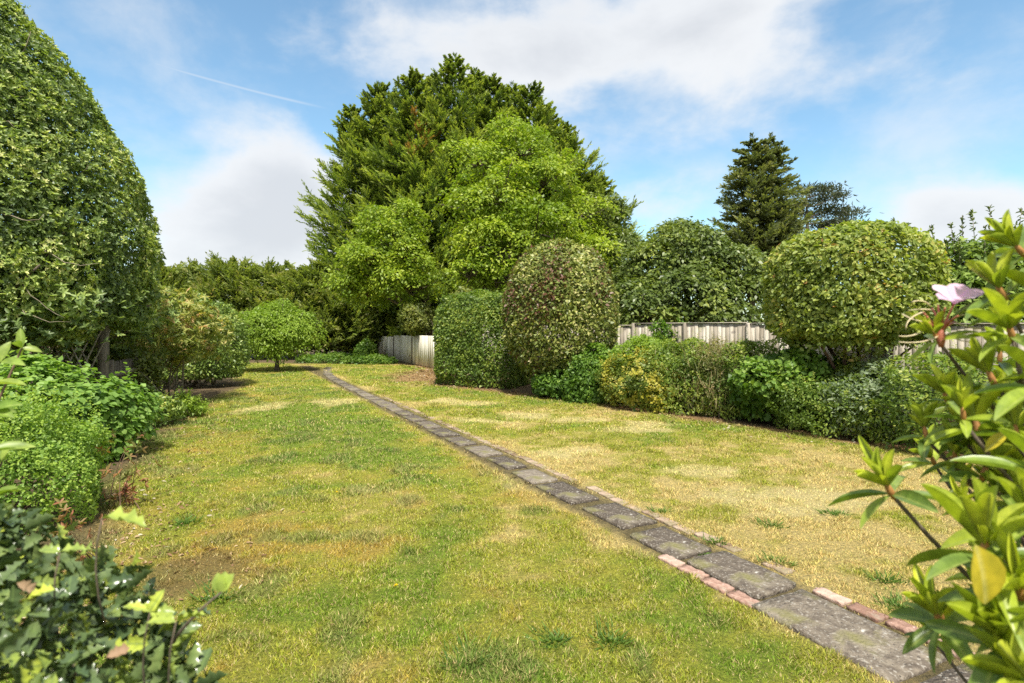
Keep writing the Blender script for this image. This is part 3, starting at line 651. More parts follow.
# ------------------------------------------------------------------ fences
WOOD = solid_mat('silvered_board', [(.25, (.25,.215,.165)), (.55, (.43,.385,.31)), (.8, (.58,.53,.45))], 7, .85, .4, stretch=(6, 6, .5), use_rnd=.55, speck=[(2.3, .58, .78, (.22,.22,.12)), (5.5, .62, .70, (.16,.14,.12))])
WOOD_DK = solid_mat('dark_old_wood', [(.25, (.10,.085,.065)), (.7, (.24,.205,.165))], 7, .9, .4, stretch=(6, 6, .5), use_rnd=.4)
PALEWOOD = solid_mat('whitened_board', [(.25, (.48,.45,.36)), (.5, (.66,.63,.53)), (.8, (.76,.73,.64))], 4, .85, .3, stretch=(4, 4, .5), use_rnd=.6, speck=[(1.1, .60, .80, (.34,.35,.12))])
def board_fence(name, label, pts, hs, m, seed, bw=.11, post=True, cap=True, gap=.006, slip=.02, postname='fence_post', post_every=1.83, postm=None, hpost=.06):
    rng = np.random.default_rng(seed); pts = [np.array(p, float) for p in pts]
    t = thing(name, label, 'fence', (*pts[0], 0)); pan = MB(); rail = MB(); posts = []
    for k in range(len(pts)-1):
        a, b = pts[k], pts[k+1]; ln = np.hypot(*(b-a)); d = (b-a)/ln; nrm = np.array((d[1], -d[0]))
        if nrm[1] > 0: nrm = -nrm                                    # towards the garden
        npan = max(1, round(ln/post_every)); pl = ln/npan
        for q in range(npan):
            h = hs[k] + rng.normal()*slip; s = q*pl
            posts.append((a + d*s, d, h))
            x = .05
            while x < pl - .05:
                w = min(bw*rng.uniform(.92, 1.05), pl - .05 - x)
                c = a + d*(s+x+w/2) + nrm*rng.uniform(0, .012); hh = h + rng.normal()*.006
                pan.box((*c, hh/2 + .03), (w-gap, .016, hh-.02), (*d, 0), bev=0, a=rng.random()); x += w
            c = a + d*(s+pl/2)
            for zz in (.35, h*.55, h-.2): rail.box((*(c - nrm*.035), zz), (pl-.06, .035, .07), (*d, 0))
            if cap: rail.box((*(c+nrm*.004), h+.045), (pl-.1, .06, .025), (*d, 0), bev=.004)
        if k == len(pts)-2: posts.append((b, d, hs[k]))
    pan.build('board_panel', m, t); rail.build('rail', m, t)
    if post:
        for (p, d, h) in posts:
            mb = MB(); mb.box((*p, (h+hpost)/2 - .05), (.09, .09, h+hpost+.1), (*d, 0), bev=.01, a=rng.random()); mb.build(postname, postm or m, t)
    return t
board_fence('garden_fence', 'weathered grey close board fence behind the low shrubs on the right', [(-1.0, 20.2), (3.30, 15.4), (7.15, 9.7), (9.4, 6.3)], [1.66, 1.70, 1.62], WOOD, 3)
board_fence('boundary_fence', 'short run of pale whitened boards beyond the clipped hedge, far end of lawn', [(-7.4, 31.6), (-5.95, 28.7), (-4.5, 25.7), (-2.75, 22.2)], [1.22, 1.30, 1.36], PALEWOOD, 4, bw=.28, cap=False, gap=.012, slip=.05, post_every=2.9, postm=WOOD_DK, hpost=-.1)

def trellis():
    t = thing('trellis_panel', 'brown diamond lattice trellis with a post behind the leafy bushes on the left', 'trellis', (-8.6, 8.9, 0))
    a = np.array((-9.2, 9.0)); b = np.array((-6.6, 9.0)); mb = MB(); rng = np.random.default_rng(2)
    h0, h1 = .35, 1.62
    n = 20; W = b[0]-a[0]
    for sgn in (1, -1):
        for i in range(-8, n+8):
            x0 = a[0] + i*W/n; x1 = x0 + sgn*.62; za, zb = h0, h1
            p = np.array([(x0, 9.0 + .012*sgn, za), (x1, 9.0 + .012*sgn, zb)])
            if min(x0, x1) < a[0] - .3 or max(x0, x1) > b[0] + .3: continue
            d = norm(p[1]-p[0]); c = p.mean(0); mb.box(c, (np.linalg.norm(p[1]-p[0]), .012, .022), d, (0, 1, 0), np.cross(d, (0,1,0)), a=rng.random())
    mb.build('lattice', WOOD, t)
    fr = MB(); fr.box((-7.9, 9.0, h1+.03), (2.8, .05, .06)); fr.box((-7.9, 9.0, h0-.03), (2.8, .05, .06)); fr.build('frame', WOOD_DK, t)
    for x in (-8.02, -6.52):
        p = MB(); p.box((x, 9.08, .85), (.12, .1, 1.9), bev=.01); p.build('post', WOOD_DK, t)
trellis()
board_fence('paling_fence', 'low brown paling fence under the big clipped tree on the left', [(-6.60, 9.35), (-7.6, 11.8)], [1.10], WOOD_DK, 8, bw=.07, cap=False, gap=.05)

# ------------------------------------------------------------------ far trees
def at3(px, py, Y): return np.array((PX(px, Y), Y, PZ(py, Y)))
cyp = [(356, 108, 34.5, 3.0, 'leftmost tall cypress of the big dark conifer group'), (382, 86, 34, 3.2, 'second spire from the left in the big dark conifer group'),
       (415, 74, 31.5, 3.2, 'tall cypress with a rusty dead patch, left of the highest spire'), (455, 57, 31.5, 3.4, 'highest spire of the big dark conifer group'),
       (492, 79, 32, 3.2, 'cypress just right of the highest spire'), (527, 88, 31.5, 3.4, 'tall cypress above the bright maple, right half of the conifer group'),
       (560, 126, 32, 3.2, 'shorter cypress on the right slope of the conifer group'), (590, 178, 32, 3.0, 'lowest, rightmost cypress of the big conifer group'),
       (437, 76, 34, 3.2, 'cypress showing its tip between the rusty patched one and the highest spire'), (475, 72, 34, 3.2, 'cypress tip close on the right of the highest spire, set back'),
       (510, 86, 34, 3.2, 'cypress tip set back above the middle of the bright maple'), (398, 92, 35, 3.0, 'cypress set back, its tip left of the rusty dead patch'), (545, 108, 34, 3.0, 'cypress set back on the right shoulder of the conifer group')]
for i, (px, py, Y, rr, lab) in enumerate(cyp):
    H = PZ(py, Y); br = None
    if i == 2: q = at3(412, 130, Y-2); br = (*q, 1.5)
    conifer('cypress_tree', lab, 'tree', (PX(px, Y), Y, 0), H, rr*1.30, 310, 40+i, p=.62, z0=1.5, sp=1.15, leaf=(.24,.060), a=(-.14,.24), k=12, m=12, flat=1.3, group='tall cypresses behind the fence', brown=br, tipup=.22, spike=.05, topd=1.05, bare=.20, lean=((px-465)/569*1.5, 0))
# twin topped fir and pine further off
Y = 38
conifer('fir_tree', 'dense dark fir, left top of the twin topped pair beyond the right fence', 'tree', (PX(752, Y), Y, 0), PZ(137, Y), 3.6, 300, 61, 'conifer_dark', p=.55, z0=4, sp=.8, leaf=(.26,.08), a=(.0,.12), k=9, m=9, group='pair of firs beyond the right fence')
conifer('fir_tree', 'dense dark fir, right top of the twin topped pair beyond the right fence', 'tree', (PX(775, Y), Y+.6, 0), PZ(134, Y), 3.6, 300, 62, 'conifer_dark', p=.55, z0=4, sp=.8, leaf=(.26,.08), a=(.0,.12), k=9, m=9, group='pair of firs beyond the right fence')
def pine():
    rng = np.random.default_rng(77); Y = 46; c = np.array((PX(806, Y), Y, 0)); t = thing('pine_tree', 'thin dark pine with flat open branches right of the twin firs', 'tree', tuple(c)); mb = MB(); lv = Leaves()
    top = at3(806, 188, Y); mb.tube(bez(c, c*.5+top*.5+(.3,0,0), top, 8), np.linspace(.28, .05, 8), 8)
    for (px, py) in ((826,189),(836,196),(818,200),(848,214),(840,211),(828,208),(815,214),(800,205),(790,215),(835,222),(812,190),(800,192),(822,226),(845,225),(790,230)):
        e = at3(px, py, Y + rng.normal()*.8); b = c*.0 + np.array((c[0], c[1], e[2]-.8)); mb.tube(bez(b, b*.5+e*.5-(0,0,.3), e, 5), np.linspace(.07, .02, 5), 5)
        n = 230; P = e + rng.normal(size=(n,3))*np.array((.62,.6,.13)); D = rng.normal(size=(n,3)) + np.array((.3,0,.5))
        lv.add(P, D, rng.normal(size=(n,3)),   .40*rng.uniform(.7,1.3,n), .10, DIAMOND, rng.random(n))
    lv.build('crown', MAT['pine'], t); mb.build('trunk', BARK, t, True)
pine()
# back hedge of conifers along the far end
hp = [(150, 268, 30, 2.6), (186, 272, 31.5, 2.5), (222, 266, 31, 2.5), (258, 269, 31.5, 2.6), (292, 272, 31, 2.5), (325, 268, 31.5, 2.5), (358, 276, 32.5, 2.6), (398, 285, 33.5, 2.6)]
hl = ['leftmost feathery conifer of the tall back hedge, by the clipped tree', 'second feathery conifer from the left in the back hedge', 'third feathery conifer from the left in the back hedge', 'back hedge conifer directly behind the small round tree',
      'back hedge conifer just right of the small round tree', 'back hedge conifer above the end of the path', 'back hedge conifer left of the bright maple, half hidden', 'rightmost back hedge conifer behind the pale fence boards']
for i, (px, py, Y, rr) in enumerate(hp):
    conifer('hedge_conifer', hl[i], 'tree', (PX(px, Y), Y, 0), PZ(py, Y), rr, 210, 80+i, 'back', p=.42, z0=.15, sp=1.15, leaf=(.26,.070), a=(.22,.16), k=8, m=9, group='conifers of the back hedge', lean=(.5, 0))
shrub('ground_cover', 'low green ground cover strip under the dark back hedge', 'ground cover', (PX(345, 26.8), 26.8, 0), [(.02, 1), (.2, 1.0), (.34, .7), (.4, .05)], 5000, .10, .06, 'ivy', 95, sx=2.6, sy=.7, rot=-.3, m=3, lump=(.12,.4), nst=6, r0=.01)
shrub('ground_cover', 'small dark clump of leaves at the foot of the pale boards', 'ground cover', (-7.6, 29.6, 0), [(.02, .5), (.4, .6), (.8, .4), (1.0, .03)], 2500, .12, .07, 'ivy', 96, lump=(.12,.4), nst=5, r0=.01)

# small round tree on the lawn
Y = 22.0; cx = PX(277, Y)
def round_tree():
    rng = np.random.default_rng(12); c = (cx, Y, 0); lob = []
    for k in range(9):
        a = k*2.4; lob.append((cx + .82*math.cos(a)*(.5+.06*k), Y + .82*math.sin(a)*(.5+.06*k), 1.42 + .25*math.sin(k*1.9) + (.3 if k % 3 == 0 else 0), .92, .92, .80))
    lob.append((cx, Y, 1.95, 1.0, 1.0, .80))
    clump_tree('round_tree', 'small round headed light green tree standing alone on the lawn', 'tree', c, lob, 'bright', 12, 8, 44, .28, (.105, .05), (.085, .75), flat=.8)
round_tree()

# bright deciduous trees by the fence
def lob(px, py, Y, r, ry=None, rz=None): p = at3(px, py, Y); return (p[0], p[1], p[2], r, ry or r, rz or r*.75)
A = [lob(395,238,26,1.35), lob(370,258,25.8,1.3), lob(408,256,25.6,1.15), lob(355,286,26,1.05), lob(398,278,25.6,1.3), lob(418,286,25.4,.85), lob(368,292,26,.85), lob(378,220,26.2,.95), lob(348,266,26,.9), lob(408,214,26.2,.9)]
clump_tree('maple_tree', 'bright lime green maple, the lower one left, overhanging the pale boards', 'tree', (PX(432, 26.3), 26.3, 0), A, 'maple', 21, 2.9, 64, .50, (.15,.085), (.17, 1.9), group='bright maples by the fence', scat=.20, flat=.55)
B = [lob(480,160,24,1.3), lob(520,150,24,1.2), lob(545,180,23.5,1.35), lob(500,195,22.8,1.5), lob(470,205,22.8,1.1), lob(575,215,23.6,1.25), lob(535,225,22.3,1.4), lob(490,240,22.3,1.3), lob(474,243,22.2,.9), lob(585,250,23,1.1), lob(550,262,22.2,1.1), lob(510,275,21.8,1.0), lob(470,272,21.8,.9), lob(510,128,24.6,.8), lob(605,235,24.2,.8)]
clump_tree('maple_tree', 'bright lime green maple, the taller one right, behind the topiary', 'tree', (PX(505, 23.3), 23.3, 0), B, 'maple', 22, 2.9, 64, .50, (.15,.085), (.20, 2.2), group='bright maples by the fence', scat=.20, flat=.55)
# ivy hanging over the pale boards
shrub('climbing_ivy', 'dark olive growth hanging over the top of the pale boards', 'climber', (PX(418, 25.2), 25.4, 1.32), [(.12, .12), (.3, .62), (.8, .75), (1.2, .6), (1.5, .05)], 8000, .12, .06, 'olive', 98, sx=1.55, sy=.8, rot=1.1, lump=(.25,.6), depth=.15, nst=10, droop=.5, stem_spread=.4)
shrub('understorey_shrub', 'dark shaded shrub in the gap between the maples and the hedge', 'shrub', (PX(466, 21), 21.4, 0), [(.05, .5), (1, .75), (2.2, .75), (2.9, .4), (3.1, .05)], 6000, .13, .07, 'olive', 99, lump=(.25,.7), depth=.15, nst=8)

# tall dark trees behind the topiary and laurels behind the fence
def laurel_tree(label, c, lobs, seed, pal='laurel', per=5.2, group='broadleaf evergreens behind the fence', nleaf=42):
    clump_tree('evergreen_tree', label, 'tree', c, lobs, pal, seed, per, nleaf, .42, (.165,.085), (.16, 1.6), group=group, flat=.6)
laurel_tree('dark evergreen tree right of the maples, behind the topiary', (PX(605, 24.5), 24.5, 0), [lob(600,215,25,1.2), lob(612,250,24.5,1.3), lob(590,235,25,1.3), lob(618,285,24,1.2), lob(600,300,23.6,1.3), lob(575,290,24,1.3)], 31)
laurel_tree('broad dark glossy laurel standing behind the right fence', (PX(690, 20), 20.2, 0), [lob(690,255,20,1.5), lob(655,268,20,1.2), lob(725,268,19.8,1.25), lob(685,295,19,1.6), lob(740,300,19,1.2), lob(640,300,19.2,1.1), lob(680,240,20.6,.95), lob(715,315,18.4,1.1), lob(650,315,18.4,1.0)], 32, per=6.5, nleaf=46)
laurel_tree('loose light evergreen shrub rising behind the right dome', (PX(975, 13.4), 13.5, 0), [lob(965,262,13.2,.75), lob(1000,262,13.4,.8), lob(940,285,13,.6), lob(985,295,12.6,.9), lob(1040,270,13.4,.9), lob(960,320,12.6,.8), lob(1030,310,12.8,.9)], 33, pal='camellia', per=7)
def shoots(label, c, specs, seed, pal):
    rng = np.random.default_rng(seed); t = thing('tall_shrub', label, 'shrub', tuple(c)); mb = MB(); lv = Leaves()
    for (px, py, Y) in specs:
        e = at3(px, py, Y); b = np.array(c) + np.array((rng.normal()*.2, rng.normal()*.2, .0)); mid = b*.35 + e*.65; mid[2] = e[2]*.45
        p = bez(b, mid, e, 9); mb.tube(p, np.linspace(.03, .004, 9), 5)
        n = 75; u = 1 - rng.random(n)**1.5*.5; Q = bez(b, mid, e, 60)[(u*59).astype(int)]
        D = rng.normal(size=(n,3)) + np.array((0,0,.7)); lv.add(Q, D, rng.normal(size=(n,3)) + (0,-.4,.8), .105*rng.uniform(.7,1.25,n), .04, OVAL, rng.random(n)*.75)
    lv.build('foliage', MAT[pal], t); mb.build('stem', TWIG, t, True)
shoots('thin upright leafy shoots against the sky above the loose evergreen shrub', (PX(985, 13), 13.0, 0), [(930,225,12.8),(950,222,13),(958,238,12.6),(972,210,13),(990,205,13.2),(985,225,12.7),(1003,215,13),(1016,222,13),(962,215,13.2),(1022,208,13.2),(945,240,12.8),(996,232,12.7),(1040,214,13),(905,222,12.8),(893,218,13)], 34, 'laurel')

# ------------------------------------------------------------------ right hand clipped shrubs
Y = 16.1
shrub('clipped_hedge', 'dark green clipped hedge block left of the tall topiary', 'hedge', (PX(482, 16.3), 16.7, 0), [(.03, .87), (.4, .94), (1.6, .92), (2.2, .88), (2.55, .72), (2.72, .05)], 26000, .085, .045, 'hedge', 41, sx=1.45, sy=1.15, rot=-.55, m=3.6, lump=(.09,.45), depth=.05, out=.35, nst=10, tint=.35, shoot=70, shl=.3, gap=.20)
def dome_prof(z0, z1, r, n=14, e=2.2, waist=.75):
    zs = np.linspace(0, 1, n); pr = []
    for q in zs:
        if q < .38: rr = r*(waist + (1-waist)*math.sin(q/.38*math.pi/2))
        else: rr = r*(1 - ((q-.38)/.62)**e)**(1/e)
        pr.append((z0 + (z1-z0)*q, max(rr, .02)))
    return pr
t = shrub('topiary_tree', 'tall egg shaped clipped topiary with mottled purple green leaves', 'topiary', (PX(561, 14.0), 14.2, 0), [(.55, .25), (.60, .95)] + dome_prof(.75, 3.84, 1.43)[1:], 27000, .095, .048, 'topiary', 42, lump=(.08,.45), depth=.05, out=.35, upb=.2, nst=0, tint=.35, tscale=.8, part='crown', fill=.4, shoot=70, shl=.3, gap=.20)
mb = MB(); rng = np.random.default_rng(3); stems(mb, (PX(561,14), 14.2, 0), [(PX(561,14) + .8*math.cos(a), 14.2 + .8*math.sin(a), 1.6) for a in np.arange(7)*.9], rng, .07, .12, n=7); mb.build('trunk', BARK, t, True)
shrub('low_shrub', 'dark green low shrub at the foot of the egg shaped topiary', 'shrub', (PX(575, 13.2), 13.6, 0), [(.03, .8), (.35, .9), (.7, .6), (.85, .05)], 9000, .09, .05, 'ivy', 43, sx=1.35, rot=-.8, lump=(.12,.4), nst=8)
shrub('low_shrub', 'dark leafy shrub between the topiary and the yellow euonymus', 'shrub', (PX(603, 12.4), 13.0, 0), [(.03, .75), (.5, .85), (1.0, .6), (1.2, .05)], 9000, .085, .05, 'ivy', 44, lump=(.14,.45), nst=8, group=None)
# hedge row, left to right
shrub('hedge_shrub', 'light green rounded shrub rising behind the yellow euonymus', 'shrub', (PX(655, 12.2), 12.6, 0), [(.05, .85), (.8, 1.0), (1.2, .8), (1.45, .05)], 15000, .07, .035, 'bright', 45, sx=1.15, rot=-.6, lump=(.16,.4), depth=.08, nst=10, lo=.0, hi=.7)
shrub('euonymus_shrub', 'bright yellow variegated euonymus low in the right hedge', 'shrub', (PX(645, 11.6), 11.8, 0), [(.03, .60), (.4, .70), (.75, .60), (1.0, .35), (1.08, .04)], 8000, .065, .042, 'yellow', 46, sx=1.35, rot=-.6, lump=(.24,.35), depth=.07, nst=8, tint=.65, tscale=.3)
shrub('hedge_shrub', 'green shrub between the yellow euonymus and the dry brown growth', 'shrub', (PX(690, 11.2), 11.5, 0), [(.03, .65), (.6, .8), (1.1, .7), (1.36, .05)], 10000, .065, .035, 'hedge', 47, sx=1.25, rot=-.6, lump=(.20,.4), depth=.09, nst=8, lo=.15)
def drys(lv, rng):
    n = 1300; c0 = np.array((PX(722, 10.7), 10.8)); P = np.stack([c0[0] + rng.normal(size=n)*.42, c0[1] + rng.normal(size=n)*.35, rng.uniform(.05, 1.25, n)], 1)
    lv.add(P, rng.normal(size=(n,3))*.35 + (0,0,1.), rng.normal(size=(n,3)), .28*rng.uniform(.5,1.3,n), .012, DIAMOND, rng.random(n))
shrub('dry_shrub', 'dry brown twiggy shrub in the middle of the right hedge', 'shrub', (PX(722, 10.7), 10.95, 0), [(.03, .5), (.6, .62), (1.1, .58), (1.38, .3), (1.45, .04)], 4200, .06, .022, 'dry', 48, lump=(.10,.35), depth=.12, nst=30, r0=.012, extra=drys, stem_spread=.25)
shrub('hedge_shrub', 'green topped shrub right of the dry brown growth', 'shrub', (PX(755, 10.3), 10.7, 0), [(.03, .6), (.6, .75), (1.1, .7), (1.38, .05)], 10000, .06, .032, 'hedge', 49, sx=1.25, rot=-.6, lump=(.20,.4), depth=.09, nst=8, lo=.1)
shrub('ivy_bush', 'deep green ivy clad bush below the left of the clipped dome', 'bush', (PX(800, 9.5), 9.8, 0), [(.03, .65), (.4, .82), (.8, .85), (1.1, .6), (1.28, .05)], 11000, .085, .065, 'ivy', 50, mode='single', tpl=OVAL, sx=1.25, rot=-.65, lump=(.20,.4), depth=.10, nst=8)
shrub('hedge_shrub', 'small leaved green shrub under the middle of the clipped dome', 'shrub', (PX(850, 8.7), 8.95, 0), [(.03, .65), (.5, .78), (.80, .65), (1.02, .05)], 12000, .05, .026, 'hedge', 51, sx=1.3, rot=-.65, lump=(.20,.35), depth=.10, nst=12, r0=.01, lo=.2)
shrub('greygreen_shrub', 'dusty grey green shrub under the right edge of the dome', 'shrub', (PX(893, 8.2), 8.6, 0), [(.03, .55), (.5, .75), (.85, .66), (1.08, .04)], 4800, .075, .032, 'greygreen', 52, sx=1.15, rot=-.6, lump=(.16,.35), depth=.12, nst=14, r0=.01)
shrub('hedge_shrub', 'green bush half hidden behind the rhododendron at the right border', 'shrub', (PX(965, 7.6), 7.7, 0), [(.03, .9), (.6, 1.1), (1.1, .8), (1.35, .04)], 11000, .06, .03, 'hedge', 53, lump=(.14,.4), depth=.10, nst=10)
for k_, (px_, lab_) in enumerate(((662, 'ivy tuft climbing over the right fence, the one beside the topiary'), (684, 'ivy tuft climbing over the right fence, nearer the laurel\'s middle'))):
    shrub('fence_ivy', lab_, 'climber', (PX(px_, 14.3), 14.35, 1.25), [(.03, .1), (.2, .24), (.45, .2), (.58, .03)], 500, .085, .06, 'ivy', 57+k_, lump=(.1,.2), depth=.06, nst=4, r0=.008, shoot=12, group='ivy on the right fence')
# clipped dome on bare stems
def skirt(lv, rng):                                             # drooping sprays under the dome
    n = 420; a = rng.random(n)*6.283; r_ = 1.25*rng.random(n)**.25; c_ = (PX(855, 9.3), 9.5); P = np.stack([c_[0]+r_*np.cos(a), c_[1]+r_*np.sin(a), 1.44 - .12*vnoise(np.stack([np.cos(a)*r_, np.sin(a)*r_], 1)*2.2, 4)**1.5*rng.random(n)*1.6], 1)
    singles(lv, P, norm(np.stack([np.cos(a), np.sin(a), .5+0*a], 1)), rng, .078, .048, OVAL, lo=0, hi=.8)
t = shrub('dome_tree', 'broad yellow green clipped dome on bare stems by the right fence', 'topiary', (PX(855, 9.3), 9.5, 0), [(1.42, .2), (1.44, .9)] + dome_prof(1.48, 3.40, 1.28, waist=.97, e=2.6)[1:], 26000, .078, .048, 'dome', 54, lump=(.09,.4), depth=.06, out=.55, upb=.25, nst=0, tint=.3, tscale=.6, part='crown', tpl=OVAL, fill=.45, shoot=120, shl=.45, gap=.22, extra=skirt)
mb = MB(); rng = np.random.default_rng(5); c0 = np.array((PX(862, 9.4), 9.55, 0))
stems(mb, c0, [c0 + (math.cos(a)*r_, math.sin(a)*r_, z_) for a, r_, z_ in ((0,.9,1.9),(1,.8,2.2),(2,1,1.9),(3.1,1,1.7),(4,.9,1.8),(5,.8,2.0),(5.6,1.1,1.6),(3.6,1.1,1.55))], rng, .045, .22, n=8, tip=.35); mb.build('trunk', BARK_RED, t, True)
def low_sprays(lv, rng): pass
shrub('dome_sucker', 'light green low spray of leaves hanging before the fence under the dome', 'shrub', (PX(868, 9.0), 9.15, 0), [(1.12, .1), (1.15, .30), (1.3, .36), (1.4, .3), (1.46, .05)], 150, .08, .05, 'dome', 55, tpl=OVAL, sx=1.2, fill=0, shoot=14, lump=(.15,.3), depth=.1, nst=8, r0=.012)

# ------------------------------------------------------------------ left side
bx, by = -9.0, 8.7
prof = [(1.35, .3), (1.5, 2.2), (1.75, 2.88), (2.3, 3.0), (3.0, 3.06), (4.1, 2.80), (5.2, 2.32), (6.2, 1.62), (7.0, 1.0), (7.5, .4), (7.6, .03)]
def hang(lv, rng):
    pin = [(z_, max(r_*.80, .02)) for z_, r_ in prof]; pin[-1] = (7.2, .03)
    for q_ in (pin, [(z_*.96 + .05, max(r_*.62, .02)) for z_, r_ in prof]):
        P, Nn = shell(42000, q_, (bx, by, 0), rng, lump=(.1,.6), depth=.12, seed=5, thin=.6); singles(lv, P, Nn, rng, .095, .055, DIAMOND, .2, .2, .7, lo=0, hi=.6)
    P, Nn = shell(6500, [(.7, 1.6), (1.2, 2.6), (1.6, 3.0), (2.2, 3.2)], (bx, by, 0), rng, lump=(.35,.6), depth=.45, seed=3)
    P = P[fbm(P/.7, 4, 2) > .47]; n = len(P); rosettes(lv, P, norm(np.array((.3,-.5,.3)) + .3*rng.normal(size=(n,3))), rng, 5, .085, .036, OVAL, lo=0, hi=.75)
t = shrub('clipped_tree', 'huge dark evergreen clipped to a tall dome at the left', 'tree', (bx, by, 0), prof, 48000, .062, .030, 'clipped', 71, mode='rosette', k=6, tpl=OVAL, lump=(.12,.5), depth=.09, upb=.35, jit=.6, nst=0, tint=.45, tscale=.5, part='crown', fill=.5, extra=hang, shoot=260, shl=.6, gap=.24)
mb = MB(); rng = np.random.default_rng(6)
tips = [(bx + math.cos(a)*r_, by + math.sin(a)*r_, z_) for a, r_, z_ in zip(np.linspace(-2.6, .9, 22), rng.uniform(2.2, 3.2, 22), rng.uniform(1.6, 3.2, 22))]
mb.tube(bez((bx,by,-.05), (bx+.1,by,1.5), (bx,by,5.5), 9), np.linspace(.24, .06, 9), 10)
stems(mb, (bx, by, .3), tips, rng, .06, .15, sag=.5, n=8, tip=.2); mb.build('trunk', BARK, t, True)
P, _ = shell(90, prof, (bx, by, 0), rng, lump=(.1,.5), depth=.02, seed=71, thin=0)
for q in P[P[:,1] < by + .5][:40]:
    mb = MB(); mb.tube(bez(q - (norm(q - np.array((bx,by,2.5)))*.7), q + rng.normal(size=3)*.15, q + norm(rng.normal(size=3))*.25, 5), np.linspace(.012, .004, 5), 4); mb.build('branch', TWIG, t, True)

for a_, m_, e_ in (((4,258),(28,300),(64,318)), ((38,244),(62,270),(98,264)), ((12,300),(24,322),(70,322)), ((0,212),(26,226),(44,216))):
    Y_ = 7.05 + .012*abs(e_[0]-30)*.5 + .10; mb = MB(); mb.tube(bez(at3(*a_, Y_), at3(*m_, Y_-.05), at3(*e_, Y_+.05), 9) + rng.normal(size=(9,3))*.012, np.linspace(.009, .003, 9), 5); mb.build('branch', TWIG, t, True)

# pieris and round shrub
c0 = (PX(150, 12.0)-.35, 12.6, 0)
shrub('pieris_shrub', 'straggly pieris with drooping yellowish leaf whorls and bare stems', 'shrub', c0, [(.75, .4), (1.0, 1.15), (1.6, 1.45), (2.2, 1.2), (2.55, .6), (2.65, .05)], 1500, .125, .036, 'pieris', 72, mode='rosette', k=9, tpl=OVAL, lump=(.28,.6), depth=.2, upb=.1, droop=.35, phi=(55,100), nst=34, r0=.03, stem_spread=.35, tint=.4, sx=1.1, fill=.5)
shrub('round_shrub', 'dark glossy rounded shrub leaning over the lawn left of the small tree', 'shrub', (PX(183, 15.6), 16.2, 0), [(.15, .6), (.35, 1.15), (1.0, 1.32), (1.7, 1.25), (2.3, .85), (2.62, .05)], 15000, .095, .045, 'camellia', 73, lump=(.16,.5), depth=.1, nst=22, r0=.035, stem_spread=.3, tint=.4, sx=1.05)
shrub('edge_plant', 'small light green plant at the bed edge beneath the pieris', 'plant', (PX(186, 10.4)-.2, 10.6, 0), [(.02, .35), (.2, .42), (.42, .05)], 900, .08, .04, 'bright', 74, lump=(.1,.3), nst=5, r0=.006)
shrub('edge_plant', 'dark leafy plant under the pieris beside the currant bush', 'plant', (PX(150, 9.4)-.2, 9.7, 0), [(.02, .4), (.3, .55), (.65, .05)], 2000, .08, .04, 'camellia', 75, lump=(.1,.3), nst=5, r0=.006)
shrub('background_shrub', 'dull green shrub in shade between the clipped tree and the pieris', 'shrub', (PX(88, 10.6), 10.9, 0), [(.05, .8), (.6, 1.0), (1.1, .8), (1.4, .05)], 8000, .09, .045, 'olive', 76, lump=(.2,.6), depth=.15, nst=20, r0=.015, stem_spread=.4)
shrub('background_shrub', 'dark shrub against the hedge beyond the rounded glossy shrub', 'shrub', (PX(215, 21.5)-.6, 21.8, 0), [(.05, 1.0), (1.0, 1.3), (1.8, 1.0), (2.1, .05)], 8000, .13, .06, 'olive', 77, lump=(.2,.6), depth=.15, nst=10)
# near left bushes
shrub('currant_bush', 'fresh green broad leaved bush beside the lawn on the left', 'bush', (PX(36, 7.0), 7.0, 0), [(.03, .9), (.4, 1.0), (.80, .95), (1.02, .7), (1.14, .05)], 5600, .085, .075, 'currant', 78, mode='single', tpl=BROAD, sx=1.15, rot=.5, lump=(.20,.4), depth=.10, out=.4, upb=.9, jit=.5, nst=30, r0=.012, bark=BARK_RED, stem_spread=.4, tint=.35)
def pricks(lv, rng):
    P, Nn = shell(260, [(.6, .72), (.9, .5), (1.02, .05)], (PX(-14, 4.75), 4.75, 0), rng, lump=(.15,.4), depth=.05, seed=79)
    for i in range(11):
        n = len(P); Q = P + np.array((0,0,1.))*.022*i + .01*rng.normal(size=(n,3)); singles(lv, Q, norm(rng.normal(size=(n,3))), rng, .026, .017, OVAL, .9, .6, .6, .2, lo=.5)
shrub('small_leaved_bush', 'dense small leaved green bush in front of the currant bush, left edge', 'bush', (PX(-14, 4.75), 4.75, 0), [(.03, .68), (.35, .80), (.72, .70), (.95, .45), (1.06, .05)], 22000, .030, .019, 'box', 79, tpl=OVAL, sx=1.15, rot=.4, lump=(.16,.28), depth=.07, nst=30, r0=.008, stem_spread=.3, extra=pricks, bark=BARK_RED)
shrub('red_leaved_shrub', 'low sprig with rusty red young leaves between bush and lawn', 'shrub', (PX(126, 5.2), 5.2, 0), [(.05, .10), (.3, .20), (.5, .15), (.58, .03)], 60, .062, .022, 'red', 81, mode='rosette', k=5, tpl=OVAL, lump=(.12,.25), depth=.1, nst=12, r0=.006, bark=BARK_RED, fill=0, droop=.2, shoot=0)
shrub('red_leaved_shrub', 'low rusty leaved sprig in front of the small leaved bush', 'shrub', (PX(75, 3.95), 3.85, 0), [(.05, .1), (.25, .17), (.42, .12), (.5, .03)], 45, .05, .018, 'red', 82, mode='rosette', k=5, tpl=OVAL, lump=(.12,.25), depth=.1, nst=8, r0=.005, bark=BARK_RED, fill=0, shoot=0)

